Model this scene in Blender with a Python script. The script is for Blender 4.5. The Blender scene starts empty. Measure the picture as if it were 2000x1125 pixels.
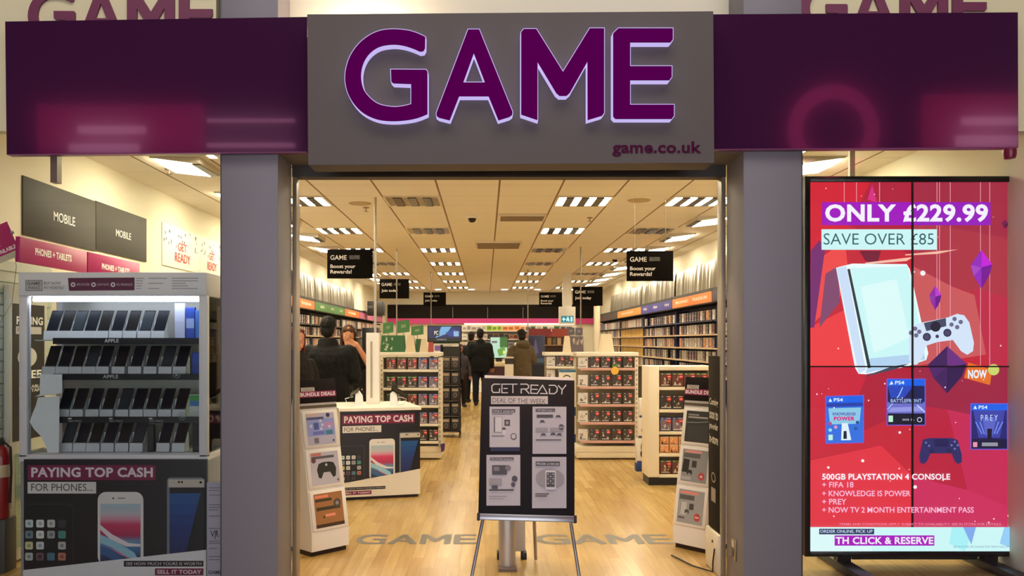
import bpy, bmesh, math, random
from mathutils import Vector, Matrix
random.seed(7)
sc = bpy.context.scene
col = sc.collection
PI = math.pi
# ------------------------------------------------------------------ camera, world, light, exposure
EYE, F, CX, CY = 1.5, 1650.0, 948.0, 667.0
cam = bpy.data.cameras.new('camera'); camo = bpy.data.objects.new('camera', cam); col.objects.link(camo)
camo.location = (0, 0, EYE); camo.rotation_euler = (PI/2, 0, 0)
cam.sensor_width = 36; cam.lens = 36*F/2000; cam.shift_x = 0.026; cam.shift_y = 0.05225; cam.clip_start = 0.05
sc.camera = camo
sc.view_settings.view_transform = 'Standard'; sc.view_settings.look = 'None'
sc.view_settings.gamma = 1.0; sc.view_settings.use_curve_mapping = False; sc.view_settings.exposure = 0.0
LAMP, FRONT_FILL, SPOT = 45.0, 5.8, 48.0           # radiance of ceiling lamps and wall washers, added front panels; power of soffit spots
w = bpy.data.worlds.new('world'); sc.world = w; w.use_nodes = True
w.node_tree.nodes['Background'].inputs[0].default_value = (0.80, 0.78, 0.82, 1); w.node_tree.nodes['Background'].inputs[1].default_value = 0.13
def area(name, loc, rot, sx, sy, power, color):
    l = bpy.data.lights.new(name, 'AREA'); l.shape = 'RECTANGLE'; l.size = sx; l.size_y = sy; l.energy = power; l.color = color
    o = bpy.data.objects.new(name, l); col.objects.link(o); o.location = loc; o.rotation_euler = rot; o['kind'] = 'helper'
    return o
area('mall_ceiling_light', (0.2, 1.2, 7.0), (math.radians(24), 0, 0), 8.0, 2.5, 190, (1.0, 0.93, 0.90))
area('mall_ceiling_light', (0.2, -5.5, 9.2), (math.radians(42), 0, 0), 8.0, 2.5, 190, (1.0, 0.93, 0.92))
# ------------------------------------------------------------------ helpers
def P(px, py, Y): return Vector(((px-CX)*Y/F, Y, EYE-(py-CY)*Y/F))
def lin(c):
    r = []
    for v in c:
        v /= 255.0
        r.append(v/12.92 if v <= 0.04045 else ((v+0.055)/1.055)**2.4)
    return (r[0], r[1], r[2], 1.0)
_m = {}
def mat(c, rough=0.55, metal=0.0, emit=0.0, coat=0.0, spec=0.5, bump=0.0, bscale=40.0):
    key = (tuple(c), rough, metal, emit, coat, spec, bump, bscale)
    if key in _m: return _m[key]
    m = bpy.data.materials.new('surface'); m.use_nodes = True
    nt = m.node_tree; b = nt.nodes['Principled BSDF']
    b.inputs['Base Color'].default_value = lin(c); b.inputs['Roughness'].default_value = rough; b.inputs['Metallic'].default_value = metal
    b.inputs['Coat Weight'].default_value = coat; b.inputs['Specular IOR Level'].default_value = spec
    if emit:
        b.inputs['Emission Color'].default_value = lin(c); b.inputs['Emission Strength'].default_value = emit
        b.inputs['Base Color'].default_value = (0.02, 0.02, 0.02, 1)
    if bump:
        n = nt.nodes.new('ShaderNodeTexNoise'); n.inputs['Scale'].default_value = bscale; n.inputs['Detail'].default_value = 4
        tc = nt.nodes.new('ShaderNodeTexCoord'); nt.links.new(tc.outputs['Object'], n.inputs['Vector'])
        bp = nt.nodes.new('ShaderNodeBump'); bp.inputs['Strength'].default_value = bump; bp.inputs['Distance'].default_value = 0.02
        nt.links.new(n.outputs['Fac'], bp.inputs['Height']); nt.links.new(bp.outputs['Normal'], b.inputs['Normal'])
    _m[key] = m
    return m
def glow(c, s=1.0): return mat(c, 0.4, 0, s)
def glass_mat(tint=(255, 255, 255), refl=1.0):
    key = ('glass', tint, refl)
    if key in _m: return _m[key]
    m = bpy.data.materials.new('clear_glass'); m.use_nodes = True; nt = m.node_tree; nt.nodes.clear()
    out = nt.nodes.new('ShaderNodeOutputMaterial'); mx = nt.nodes.new('ShaderNodeMixShader'); fr = nt.nodes.new('ShaderNodeFresnel')
    fr.inputs['IOR'].default_value = 1.0+0.45*refl
    t = nt.nodes.new('ShaderNodeBsdfTransparent'); t.inputs[0].default_value = lin(tint)
    g = nt.nodes.new('ShaderNodeBsdfGlossy'); g.inputs['Roughness'].default_value = 0.02
    nt.links.new(fr.outputs[0], mx.inputs[0]); nt.links.new(t.outputs[0], mx.inputs[1]); nt.links.new(g.outputs[0], mx.inputs[2]); nt.links.new(mx.outputs[0], out.inputs[0])
    _m[key] = m
    return m
_txt = {}
def text_mesh(s, bold):
    key = (s, bold)
    if key not in _txt:
        cu = bpy.data.curves.new('lettering', 'FONT'); cu.body = s; cu.size = 1; cu.offset = bold; cu.resolution_u = 3
        if bold > 0.02: cu.space_character = 1.0+bold*1.5
        o = bpy.data.objects.new('lettering', cu); me = o.to_mesh()
        vs = [(v.co.x, v.co.y) for v in me.vertices]; fs = [tuple(p.vertices) for p in me.polygons]
        o.to_mesh_clear(); bpy.data.objects.remove(o); bpy.data.curves.remove(cu)
        xs = [v[0] for v in vs]; ys = [v[1] for v in vs]
        _txt[key] = (vs, fs, min(xs), max(xs), min(ys), max(ys))
    return _txt[key]
class Plane:
    def __init__(s, O, U, V, N=None):
        s.O, s.U, s.V = Vector(O), Vector(U), Vector(V)
        s.N = Vector(N) if N is not None else s.V.cross(s.U).normalized()
    def pt(s, a, b, k=0.0): return s.O+s.U*a+s.V*b+s.N*k
def pix(Y): return Plane(P(0, 0, Y), (Y/F, 0, 0), (0, 0, -Y/F), (0, -1, 0))
def quad(TL, TR, BL): return Plane(TL, Vector(TR)-Vector(TL), Vector(BL)-Vector(TL))
_org = {}
class MB:
    def __init__(s, pl=None):
        s.v = []; s.f = []; s.mi = []; s.mats = []; s.pl = pl; s.k = 0.0012; s.dk = 0.00012
    def m(s, m):
        if m not in s.mats: s.mats.append(m)
        return s.mats.index(m)
    def add(s, vs, fs, m):
        n = len(s.v); s.v += [Vector(v) for v in vs]; i = s.m(m)
        for f in fs: s.f.append(tuple(n+a for a in f)); s.mi.append(i)
    def box(s, x0, x1, y0, y1, z0, z1, m, b=0.0, M=None):
        x0, x1 = min(x0, x1), max(x0, x1); y0, y1 = min(y0, y1), max(y0, y1); z0, z1 = min(z0, z1), max(z0, z1)
        vs = [Vector((x, y, z)) for z in (z0, z1) for y in (y0, y1) for x in (x0, x1)]
        fs = [(0, 2, 3, 1), (4, 5, 7, 6), (0, 1, 5, 4), (1, 3, 7, 5), (3, 2, 6, 7), (2, 0, 4, 6)]
        if b > 0:
            bm = bmesh.new(); bv = [bm.verts.new(v) for v in vs]
            for f in fs: bm.faces.new([bv[i] for i in f])
            bmesh.ops.bevel(bm, geom=list(bm.edges), offset=min(b, 0.45*min(x1-x0, y1-y0, z1-z0)), segments=2, profile=0.5, affect='EDGES')
            bm.verts.index_update(); vs = [v.co.copy() for v in bm.verts]; fs = [tuple(v.index for v in f.verts) for f in bm.faces]; bm.free()
        if M is not None: vs = [M @ v for v in vs]
        s.add(vs, fs, m); return s
    def pbox(s, pl, a0, b0, a1, b1, k0, k1, m, b=0.0):          # box standing on a plane: a/b range, thickness k0..k1
        A = pl.U.length; B = pl.V.length
        M = Matrix.Translation(pl.O) @ Matrix((pl.U.normalized(), pl.V.normalized(), pl.N)).transposed().to_4x4()
        return s.box(a0*A, a1*A, b0*B, b1*B, k0, k1, m, b, M)
    def prism(s, pts, d, m):                                    # 3-D polygon swept by vector d
        pts = [Vector(p) for p in pts]; n = len(pts); d = Vector(d)
        fs = [tuple(range(n)), tuple(range(2*n-1, n-1, -1))]+[(i, (i+1) % n, n+(i+1) % n, n+i) for i in range(n)]
        s.add(pts+[p+d for p in pts], fs, m); return s
    def tube(s, pts, r, m, n=10, caps=True):
        pts = [Vector(p) for p in pts]; rs = r if isinstance(r, (list, tuple)) else [r]*len(pts)
        vs = []; fs = []; up = None
        for i, p in enumerate(pts):
            t = (pts[min(i+1, len(pts)-1)]-pts[max(i-1, 0)]).normalized()
            if up is None: up = t.orthogonal().normalized()
            up = (up-t*up.dot(t)).normalized(); q = t.cross(up)
            for j in range(n):
                a = 2*PI*j/n; vs.append(p+(up*math.cos(a)+q*math.sin(a))*rs[i])
        for i in range(len(pts)-1):
            for j in range(n):
                k = (j+1) % n; fs.append((i*n+j, i*n+k, i*n+n+k, i*n+n+j))
        if caps: fs.append(tuple(range(n-1, -1, -1))); fs.append(tuple(range(len(vs)-n, len(vs))))
        s.add(vs, fs, m); return s
    def lathe(s, c, prof, m, n=24, ax=(0, 0, 1)):               # prof: (radius, height)
        q = Vector((0, 0, 1)).rotation_difference(Vector(ax)); c = Vector(c); vs = []; fs = []
        for r, h in prof:
            for j in range(n): vs.append(c+q @ Vector((r*math.cos(2*PI*j/n), r*math.sin(2*PI*j/n), h)))
        for i in range(len(prof)-1):
            for j in range(n):
                k = (j+1) % n; fs.append((i*n+j, i*n+k, i*n+n+k, i*n+n+j))
        fs.append(tuple(range(n-1, -1, -1))); fs.append(tuple(range(len(vs)-n, len(vs))))
        s.add(vs, fs, m); return s
    def ball(s, c, r, m, n=16, h=10):
        r = Vector(r) if isinstance(r, (tuple, list, Vector)) else Vector((r, r, r)); c = Vector(c); vs = [c+Vector((0, 0, -r.z))]; fs = []
        for i in range(1, h):
            a = -PI/2+PI*i/h
            for j in range(n): vs.append(c+Vector((r.x*math.cos(a)*math.cos(2*PI*j/n), r.y*math.cos(a)*math.sin(2*PI*j/n), r.z*math.sin(a))))
        vs.append(c+Vector((0, 0, r.z))); L = len(vs)-1
        for j in range(n):
            k = (j+1) % n; fs.append((0, 1+k, 1+j)); fs.append((L, L-n+j, L-n+k))
            for i in range(h-2): fs.append((1+i*n+j, 1+i*n+k, 1+i*n+n+k, 1+i*n+n+j))
        s.add(vs, fs, m); return s
    # --- printed artwork on s.pl, every call a hair above the last
    def lay(s): s.k += s.dk; return s.k
    def poly(s, pts, m):
        k = s.lay(); s.add([s.pl.pt(a, b, k) for a, b in pts], [tuple(range(len(pts)-1, -1, -1))], m); return s
    def rect(s, x0, y0, x1, y1, m): return s.poly([(x0, y0), (x1, y0), (x1, y1), (x0, y1)], m)
    def rrect(s, x0, y0, x1, y1, r, m, asp=1.0):
        pts = []
        for cx, cy, a0 in ((x1-r, y0+r*asp, -90), (x1-r, y1-r*asp, 0), (x0+r, y1-r*asp, 90), (x0+r, y0+r*asp, 180)):
            for t in range(0, 91, 18):
                a = math.radians(a0+t); pts.append((cx+r*math.cos(a), cy+r*asp*math.sin(a)))
        return s.poly(pts, m)
    def disc(s, cx, cy, r, m, ry=None, n=20):
        ry = ry or r
        return s.poly([(cx+r*math.cos(2*PI*i/n), cy+ry*math.sin(2*PI*i/n)) for i in range(n)], m)
    def ring(s, cx, cy, r, w_, m, ry=None, n=24):
        ry = ry or r; k = s.lay(); vs = []; fs = []
        for i in range(n):
            a = 2*PI*i/n
            for q in (1, 1-w_): vs.append(s.pl.pt(cx+r*q*math.cos(a), cy+ry*q*math.sin(a), k))
        for i in range(n): j = (i+1) % n; fs.append((2*i, 2*i+1, 2*j+1, 2*j))
        s.add(vs, fs, m); return s
    def line(s, pts, wd, m):
        k = s.lay(); U, V = s.pl.U.length, s.pl.V.length
        for i in range(len(pts)-1):
            (x0, y0), (x1, y1) = pts[i], pts[i+1]; dx, dy = (x1-x0)*U, (y1-y0)*V; L = math.hypot(dx, dy) or 1
            h = wd*U/2; tx, ty = dx/L*h/U*0.6, dy/L*h/V*0.6; nx, ny = -dy/L*h/U, dx/L*h/V
            q = [(x0-tx+nx, y0-ty+ny), (x1+tx+nx, y1+ty+ny), (x1+tx-nx, y1+ty-ny), (x0-tx-nx, y0-ty-ny)]
            s.add([s.pl.pt(a, b, k+0.00001*i) for a, b in q], [(0, 1, 2, 3)], m)
        return s
    def text(s, t, x0, y0, x1, y1, m, bold=0.0, raise_=0.0):
        vs, fs, ax, bx, ay, by = text_mesh(t, bold); k = s.lay()+raise_
        q = [s.pl.pt(x0+(x-ax)/(bx-ax)*(x1-x0), y1+(y-ay)/(by-ay)*(y0-y1), k) for x, y in vs]
        s.add(q, fs, m); return s
    def build(s, name, parent=None, sharp=32, base=None):
        if parent is not None: o0 = _org[parent.name]
        elif base is not None: o0 = Vector(base)
        else:
            lo = [min(v[i] for v in s.v) for i in range(3)]; hi = [max(v[i] for v in s.v) for i in range(3)]
            o0 = Vector(((lo[0]+hi[0])/2, (lo[1]+hi[1])/2, lo[2]))
        me = bpy.data.meshes.new(name); me.from_pydata([tuple(v-o0) for v in s.v], [], s.f)
        for m in s.mats: me.materials.append(m)
        me.polygons.foreach_set('material_index', s.mi); me.polygons.foreach_set('use_smooth', [True]*len(me.polygons))
        me.update(); me.set_sharp_from_angle(angle=math.radians(sharp))
        o = bpy.data.objects.new(name, me); col.objects.link(o)
        if parent is not None: o.parent = parent
        else: o.location = o0
        _org[o.name] = o0
        return o
_labels = set()
def tag(o, label, cat, group=None, kind=None):
    o['label'] = label; o['category'] = cat
    if group: o['group'] = group
    if kind: o['kind'] = kind
    if label in _labels: print('DUPLICATE LABEL', label)
    _labels.add(label); return o
def thing(name, label, cat, loc, group=None):
    o = bpy.data.objects.new(name, None); col.objects.link(o); o.location = loc; o.empty_display_size = 0.05
    _org[o.name] = Vector(loc); tag(o, label, cat, group); return o
def struct(o, label=None):
    o['kind'] = 'structure'
    if label: o['label'] = label
    return o
def copy_tree(o, loc=None, label=None, parent=None, rotz=None):
    c = o.copy(); col.objects.link(c)
    if parent is not None: c.parent = parent
    if loc is not None: c.location = loc
    if rotz is not None: c.rotation_euler = (0, 0, rotz)
    if label:
        if label in _labels: print('DUPLICATE LABEL', label)
        _labels.add(label); c['label'] = label
    for ch in list(o.children): copy_tree(ch, parent=c)
    return c
def shape_mesh(splines, ext, bev=0.0):                          # filled outlines (holes allowed) with thickness -> verts, faces
    cu = bpy.data.curves.new('outline', 'CURVE'); cu.dimensions = '2D'; cu.fill_mode = 'BOTH'; cu.extrude = ext; cu.bevel_depth = bev; cu.bevel_resolution = 1
    for pts in splines:
        sp = cu.splines.new('POLY'); sp.points.add(len(pts)-1); sp.use_cyclic_u = True
        for q, (x, y) in zip(sp.points, pts): q.co = (x, y, 0, 1)
    o = bpy.data.objects.new('outline', cu); me = o.to_mesh()
    r = ([v.co.copy() for v in me.vertices], [tuple(p.vertices) for p in me.polygons])
    o.to_mesh_clear(); bpy.data.objects.remove(o); bpy.data.curves.remove(cu)
    return r
ORD = ['first', 'second', 'third', 'fourth', 'fifth', 'sixth', 'seventh', 'eighth', 'ninth', 'tenth', 'eleventh', 'twelfth', 'thirteenth', 'fourteenth',
       'fifteenth', 'sixteenth', 'seventeenth', 'eighteenth', 'nineteenth', 'twentieth', 'twenty-first', 'twenty-second', 'twenty-third', 'twenty-fourth',
       'twenty-fifth', 'twenty-sixth', 'twenty-seventh', 'twenty-eighth', 'twenty-ninth', 'thirtieth', 'thirty-first', 'thirty-second']
SHELF = ['top', 'second', 'third', 'fourth', 'fifth', 'lowest']
WHITE = mat((232, 228, 220), 0.45); BLACK = mat((22, 20, 20), 0.5); INK = mat((30, 28, 30), 0.6)
PAPER = mat((225, 222, 222), 0.7); MAGENTA = mat((150, 20, 85), 0.5); STEEL = mat((165, 165, 168), 0.3, 0.9)
# ------------------------------------------------------------------ the setting
def node_mat(name):
    m = bpy.data.materials.new(name); m.use_nodes = True; return m, m.node_tree, m.node_tree.nodes['Principled BSDF']
def floor_mat():
    m, nt, b = node_mat('pale_oak_boards')
    tc = nt.nodes.new('ShaderNodeTexCoord'); mp = nt.nodes.new('ShaderNodeMapping'); mp.inputs['Rotation'].default_value = (0, 0, PI/2)
    br = nt.nodes.new('ShaderNodeTexBrick'); br.offset = 0.37; br.inputs['Scale'].default_value = 1.0; br.inputs['Brick Width'].default_value = 0.7; br.inputs['Row Height'].default_value = 0.085
    br.inputs['Mortar Size'].default_value = 0.0012; br.inputs['Color1'].default_value = lin((176, 140, 80)); br.inputs['Color2'].default_value = lin((200, 168, 106)); br.inputs['Mortar'].default_value = lin((150, 108, 60))
    nz = nt.nodes.new('ShaderNodeTexNoise'); nz.inputs['Scale'].default_value = 3.0; nz.inputs['Detail'].default_value = 6
    m2 = nt.nodes.new('ShaderNodeMapping'); m2.inputs['Scale'].default_value = (9, 0.7, 1)
    mix = nt.nodes.new('ShaderNodeMix'); mix.data_type = 'RGBA'; mix.blend_type = 'MULTIPLY'; mix.inputs['Factor'].default_value = 0.55
    rp = nt.nodes.new('ShaderNodeValToRGB'); rp.color_ramp.elements[0].position = 0.3; rp.color_ramp.elements[0].color = (0.62, 0.55, 0.45, 1); rp.color_ramp.elements[1].position = 0.65; rp.color_ramp.elements[1].color = (1, 1, 1, 1)
    L = nt.links.new
    L(tc.outputs['Object'], mp.inputs[0]); L(mp.outputs[0], br.inputs[0]); L(tc.outputs['Object'], m2.inputs[0]); L(m2.outputs[0], nz.inputs[0]); L(nz.outputs['Fac'], rp.inputs[0])
    L(br.outputs[0], mix.inputs['A']); L(rp.outputs[0], mix.inputs['B']); L(mix.outputs['Result'], b.inputs['Base Color'])
    b.inputs['Roughness'].default_value = 0.27
    return m
def ceiling_mat():
    m, nt, b = node_mat('ceiling_tiles'); L = nt.links.new
    tc = nt.nodes.new('ShaderNodeTexCoord'); sp = nt.nodes.new('ShaderNodeSeparateXYZ'); L(tc.outputs['Object'], sp.inputs[0])
    def M(op, a, bb):
        n = nt.nodes.new('ShaderNodeMath'); n.operation = op
        for i, v in enumerate((a, bb)):
            if v is None: continue
            if isinstance(v, (int, float)): n.inputs[i].default_value = v
            else: L(v, n.inputs[i])
        return n.outputs[0]
    def grid(o, off, wd):
        fr = M('FRACT', M('DIVIDE', M('SUBTRACT', o, off-6.0), 0.6), None); return M('LESS_THAN', M('MINIMUM', fr, M('SUBTRACT', 1.0, fr)), wd)
    gx = grid(sp.outputs[0], 0.135, 0.016); gy = M('MULTIPLY', grid(sp.outputs[1], 0.3, 0.012), 0.25)
    mx = nt.nodes.new('ShaderNodeMix'); mx.data_type = 'RGBA'; mx.inputs['A'].default_value = lin((240, 234, 222)); mx.inputs['B'].default_value = lin((140, 118, 92))
    L(M('MAXIMUM', gx, gy), mx.inputs['Factor']); L(mx.outputs['Result'], b.inputs['Base Color']); b.inputs['Roughness'].default_value = 0.8
    return m
CREAM = mat((232, 224, 200), 0.7)
XL, XR, YB, HC = -3.25, 3.4, 25.5, 3.0
def sbox(name, x0, x1, y0, y1, z0, z1, m, b=0.0): return struct(MB().box(x0, x1, y0, y1, z0, z1, m, b).build(name, base=(0, 0, 0)))
sbox('floor', -3.6, 3.8, 5.0, 25.8, -0.12, 0, floor_mat())
sbox('floor', -9, 9, -9, 5.0, -0.12, 0, mat((150, 142, 135), 0.3))
sbox('ceiling', -3.4, 3.55, 5.1, 25.7, HC, HC+0.1, ceiling_mat())
sbox('wall_left', XL-0.12, XL, 5.08, 25.6, 0, HC, CREAM)
sbox('wall_right', XR, XR+0.12, 5.08, 25.6, 0, HC, CREAM)
sbox('wall_back', XL-0.1, XR+0.1, YB, YB+0.12, 0, HC, CREAM)
# mall frontage: upper wall, pillars, header, door frame, lit panel over the sign
GREY = mat((131, 126, 132), 0.5); GREYD = mat((108, 100, 96), 0.5)
FAS = mat((228, 218, 176), 0.6)
up = MB(); up.box(-7, -1.60, 5.02, 5.1, 2.75, 4.8, FAS); up.box(1.90, 7, 5.02, 5.1, 2.75, 4.8, FAS)
up.box(-7, XL-0.02, 5.02, 5.1, 0, 2.75, FAS); up.box(XR+0.02, 7, 5.02, 5.1, 0, 2.75, FAS)
struct(up.build('wall_front', base=(0, 0, 0)))
sbox('trim_1', -1.564, -1.227, 5.0, 5.35, 0, 4.8, GREY, 0.006)
sbox('trim_2', 1.527, 1.873, 5.0, 5.35, 0, 4.8, GREY, 0.006)
sbox('trim_3', -1.227, 1.527, 5.0, 5.35, 2.618, 3.30, GREYD)
sbox('trim_4', -1.227, 1.527, 5.36, 5.46, 2.544, 2.62, mat((62, 54, 46), 0.5))
sbox('trim_5', -1.226, -1.198, 5.36, 5.46, 0, 2.544, mat((150, 138, 120), 0.4, 0.3), 0.004)
sbox('trim_6', 1.498, 1.526, 5.36, 5.46, 0, 2.544, mat((150, 138, 120), 0.4, 0.3), 0.004)
sbox('trim_7', -1.575, -1.564, 5.02, 5.09, 0, 2.8, mat((60, 56, 58), 0.4)); sbox('trim_8', 1.873, 1.886, 5.02, 5.09, 0, 2.8, mat((60, 56, 58), 0.4))
sbox('wall_front', -1.227, 1.527, 5.30, 5.36, 3.30, 4.8, mat((240, 232, 205), 0.5))
GL = glass_mat((250, 252, 250), 0.7)
struct(MB().box(XL-0.02, -1.575, 5.05, 5.06, 0, 2.8, GL).build('window_1', base=(0, 0, 0)))
struct(MB().box(1.886, XR+0.02, 5.05, 5.06, 0, 2.8, GL).build('window_2', base=(0, 0, 0)))
# opposite side of the mall, behind the camera: seen only mirrored in the glossy sign and the glass
sbox('wall_opposite', -12, 12, -9.2, -9.0, 0, 9.5, mat((70, 64, 70), 0.7))
sbox('trim_9', -12, 12, -9.0, -8.4, 4.1, 4.5, mat((160, 140, 135), 0.6))
sbox('ceiling', -12, 12, -9, 5.0, 9.4, 9.5, mat((70, 66, 66), 0.8))
for i, (x0, x1, z0, z1, c, s, y) in enumerate([(-10.0, -6.28, 5.70, 6.79, (190, 40, 95), 4, -8.99), (-9.08, -7.56, 6.13, 6.30, (235, 150, 190), 8, -8.93), (-9.27, -7.70, 5.72, 5.90, (235, 150, 190), 8, -8.93),
        (-6.2, -4.24, 6.38, 6.46, (235, 150, 190), 8, -8.93), (-6.2, -4.24, 5.82, 5.92, (235, 150, 190), 8, -8.93), (9.76, 11.95, 5.75, 7.02, (190, 36, 86), 4, -8.99), (10.6, 11.9, 6.32, 6.5, (235, 150, 190), 8, -8.93), (10.47, 11.9, 5.85, 6.08, (235, 150, 190), 8, -8.93)]):
    tag(MB().box(x0, x1, y, y+.04, z0, z1, glow(c, s)).build('lit_panel'), ORD[i]+' lit shop panel on the opposite mall wall behind the viewer', 'lit panel', 'lit panels across the mall')
b = MB(Plane((7.78, -8.97, 6.22), (1, 0, 0), (0, 0, -1), (0, 1, 0))); b.ring(0, 0, 1.03, .33, glow((220, 60, 120), 4), None, 48); b.pbox(b.pl, -.04, -.95, .04, .95, -.03, -.005, BLACK); tag(b.build('ring_sign'), 'round lit ring sign on the opposite mall wall behind the viewer', 'sign')
t = thing('front_fill', 'added unseen glowing panels behind the viewer that light the frontage', 'fill_light', (0, -8.95, 0))  # unseen glowing panels, added to light the frontage at a low angle
for x in (-3.9, -1.3, 1.3, 3.9): MB().box(x-1.2, x+1.2, -8.99, -8.95, .3, 3.3, glow((238, 238, 248), FRONT_FILL)).build('fill_panel', t)
# ------------------------------------------------------------------ the sign over the door
PURPLE = mat((62, 24, 58), 0.1, 0, 0, 0.3)
def signbox(cs, label):
    p = [P(x, y, 4.95) for x, y in cs]
    t = thing('purple_sign_box', label, 'shop sign', (sum(q.x for q in p)/4, 4.975, min(q.z for q in p)))
    MB().prism(p, (0, 0.05, 0), PURPLE).build('panel', t)
    b = MB(); q = [P(cs[3][0]+2, cs[3][1]-1, 4.945), P(cs[2][0]-2, cs[2][1]-1, 4.945)]
    b.prism([q[0], q[1], q[1]-Vector((0, 0, .006)), q[0]-Vector((0, 0, .006))], (0, 0.05, 0), mat((120, 60, 100), 0.3)).build('edge_trim', t)
    br = MB(); xa = q[0].x+0.22 if cs[0][0] < 900 else q[1].x-0.06
    return t
sl = signbox([(10, 42), (600, 33), (600, 297), (13, 302)], 'glossy dark purple sign box left of the grey sign over the entrance')
sr = signbox([(1393, 28), (1988, 24), (1989, 288), (1393, 292)], 'glossy dark purple sign box right of the grey sign over the entrance')
b = MB(); b.box(-2.57, -2.53, 4.99, 5.045, 2.44, 2.62, mat((120, 110, 95), .4, .6)); b.build('bracket', sl)
tag(MB().lathe(P(1972, 296, 4.92), [(0.001, -.045), (.03, -.04), (.036, -.02), (.036, 0.012)], mat((120, 20, 50), .3), 20).build('alarm_beacon'), 'small dark red round beacon under the right end of the purple sign', 'beacon')
PANEL = mat((92, 83, 79), 0.6)
cs = [(600, 28), (1393, 22), (1395, 318), (602, 322)]
p = [P(x, y, 4.8) for x, y in cs]
gs = thing('shop_sign', 'grey rectangular sign panel with lit purple letters over the entrance', 'shop sign', (0.15, 4.9, p[3].z))
MB().prism(p, (0, 0.2, 0), PANEL).build('panel', gs)
def zz(l): return [(560+x/2.3256, y/2.3256) for x, y in l]
G_ = zz([(632,165),(590,146),(545,134),(480,129),(420,137),(365,163),(315,208),(278,270),(262,345),(272,415),(302,472),(348,517),(410,545),(480,553),(550,548),(600,537),(642,520),(642,325),(634,313),(470,312),(472,370),(482,381),(562,384),(562,470),(525,479),(480,482),(420,470),(378,440),(350,400),(340,345),(350,290),(378,245),(422,215),(480,205),(530,210),(575,224),(604,237),(622,235),(631,220)])
def rounded(p, a, b_):                                           # Catmull-Rom through points a..b_
    out = list(p[:a+1])
    for i in range(a, b_):
        p0, p1, p2, p3 = p[max(i-1, a)], p[i], p[i+1], p[min(i+2, b_)]
        for t in (.25, .5, .75, 1.0): out.append(tuple(.5*(2*p1[k]+(p2[k]-p0[k])*t+(2*p0[k]-5*p1[k]+4*p2[k]-p3[k])*t*t+(3*p1[k]-p0[k]-3*p2[k]+p3[k])*t**3) for k in (0, 1)))
    return out+list(p[b_+1:])
G_ = rounded(rounded(G_, 23, 36), 0, 16)
A_ = zz([(822,130),(876,130),(1029,508),(1026,524),(1012,534),(960,550),(915,440),(785,440),(742,550),(690,537),(678,528),(677,512)])
A_h = zz([(850,250),(896,371),(806,371)])
M_ = zz([(1062,145),(1075,128),(1135,128),(1255,320),(1375,125),(1445,125),(1445,513),(1434,528),(1364,549),(1364,288),(1288,424),(1272,438),(1238,438),(1222,424),(1142,290),(1142,549),(1062,522)])
E_ = zz([(1480,150),(1505,125),(1757,125),(1757,180),(1745,195),(1563,195),(1563,297),(1752,297),(1752,350),(1740,367),(1563,367),(1563,472),(1762,472),(1762,528),(1750,543),(1492,543),(1480,530)])
HALO = mat((192, 178, 236), 0.4, 0, 1.05); FACE = mat((98, 0, 92), 0.8, 0, 0, 0, 0.0)
def letter_shape(splines, Y, dep, m, inset=0.0, sc_=1.0, ox=0.0, oy=0.0):
    cs = [[((ox+x*sc_-CX)*Y/F, -(oy+y*sc_-CY)*Y/F) for x, y in s] for s in splines]
    cu_v, cu_f = shape_mesh(cs, dep/2)
    b = MB(); b.add([(v.x, Y+dep/2-v.z, EYE+v.y) for v in cu_v], cu_f, m); return b
def inset_poly(pts, d):
    n = len(pts); out = []
    ar = sum(pts[i][0]*pts[(i+1) % n][1]-pts[(i+1) % n][0]*pts[i][1] for i in range(n)); sg = 1 if ar > 0 else -1
    for i in range(n):
        (x0, y0), (x1, y1), (x2, y2) = pts[i-1], pts[i], pts[(i+1) % n]
        a = Vector((x1-x0, y1-y0)).normalized(); c = Vector((x2-x1, y2-y1)).normalized()
        n1 = Vector((-a.y, a.x))*sg; n2 = Vector((-c.y, c.x))*sg; h = (n1+n2); h = h/max(0.35, h.length_squared)*2
        out.append((x1+h.x*d, y1+h.y*d))
    return out
for nm, sp in (('G', [G_]), ('A', [A_, A_h]), ('M', [M_]), ('E', [E_])):
    L = letter_shape(sp, 4.735, 0.065, HALO).build('letter', gs)
    ins = [inset_poly(sp[0], 1.3)]+[inset_poly(s, -1.3) for s in sp[1:]]
    fb = letter_shape(ins, 4.728, 0.006, FACE).build('letter_face', L); fb['label'] = 'flat purple front of the letter'
b = MB(pix(4.797)); b.text('game.co.uk', 1196, 276, 1370, 306, mat((74, 12, 50), 0.6, 0, 0, 0, .1), 0.03); b.build('web_address', gs)
for x, lab in ((-.95, 'leftmost'), (-.4, 'second'), (.15, 'middle'), (.7, 'fourth'), (1.25, 'rightmost')):
    t = thing('soffit_downlight', '%s small downlight in the underside of the header above the door' % lab, 'ceiling light', (x, 5.26, 2.618))
    MB().lathe((x, 5.26, 2.618), [(.001, -.01), (.045, -.01), (.06, 0)], mat((180, 170, 150), .4)).build('ring', t)
    l = bpy.data.lights.new('soffit_spot', 'SPOT'); l.energy = SPOT; l.spot_size = .78; l.spot_blend = .25; l.shadow_soft_size = .04; l.color = (1, .72, .38); o = bpy.data.objects.new('lamp', l); col.objects.link(o); o.parent = t; o.location = (0, 0, -.02); o.rotation_euler = (.0, 0, 0)
# purple raised letters on the cream upper wall, half hidden behind the sign boxes
for ox0, top, wd, lab in ((54, -24, 363, 'left'), (1563, -38, 367, 'right')):
    s_ = wd/645.0; t = thing('raised_lettering', 'raised dull purple letters on the cream upper wall behind the %s sign box' % lab, 'wall lettering', P(ox0+wd/2, 60, 5.0))
    for sp in ([G_], [A_, A_h], [M_], [E_]):
        letter_shape(sp, 5.0025, 0.017, mat((118, 52, 82), 0.5), 0, s_, ox0-672.6*s_, top-54*s_).build('letter', t)
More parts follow.
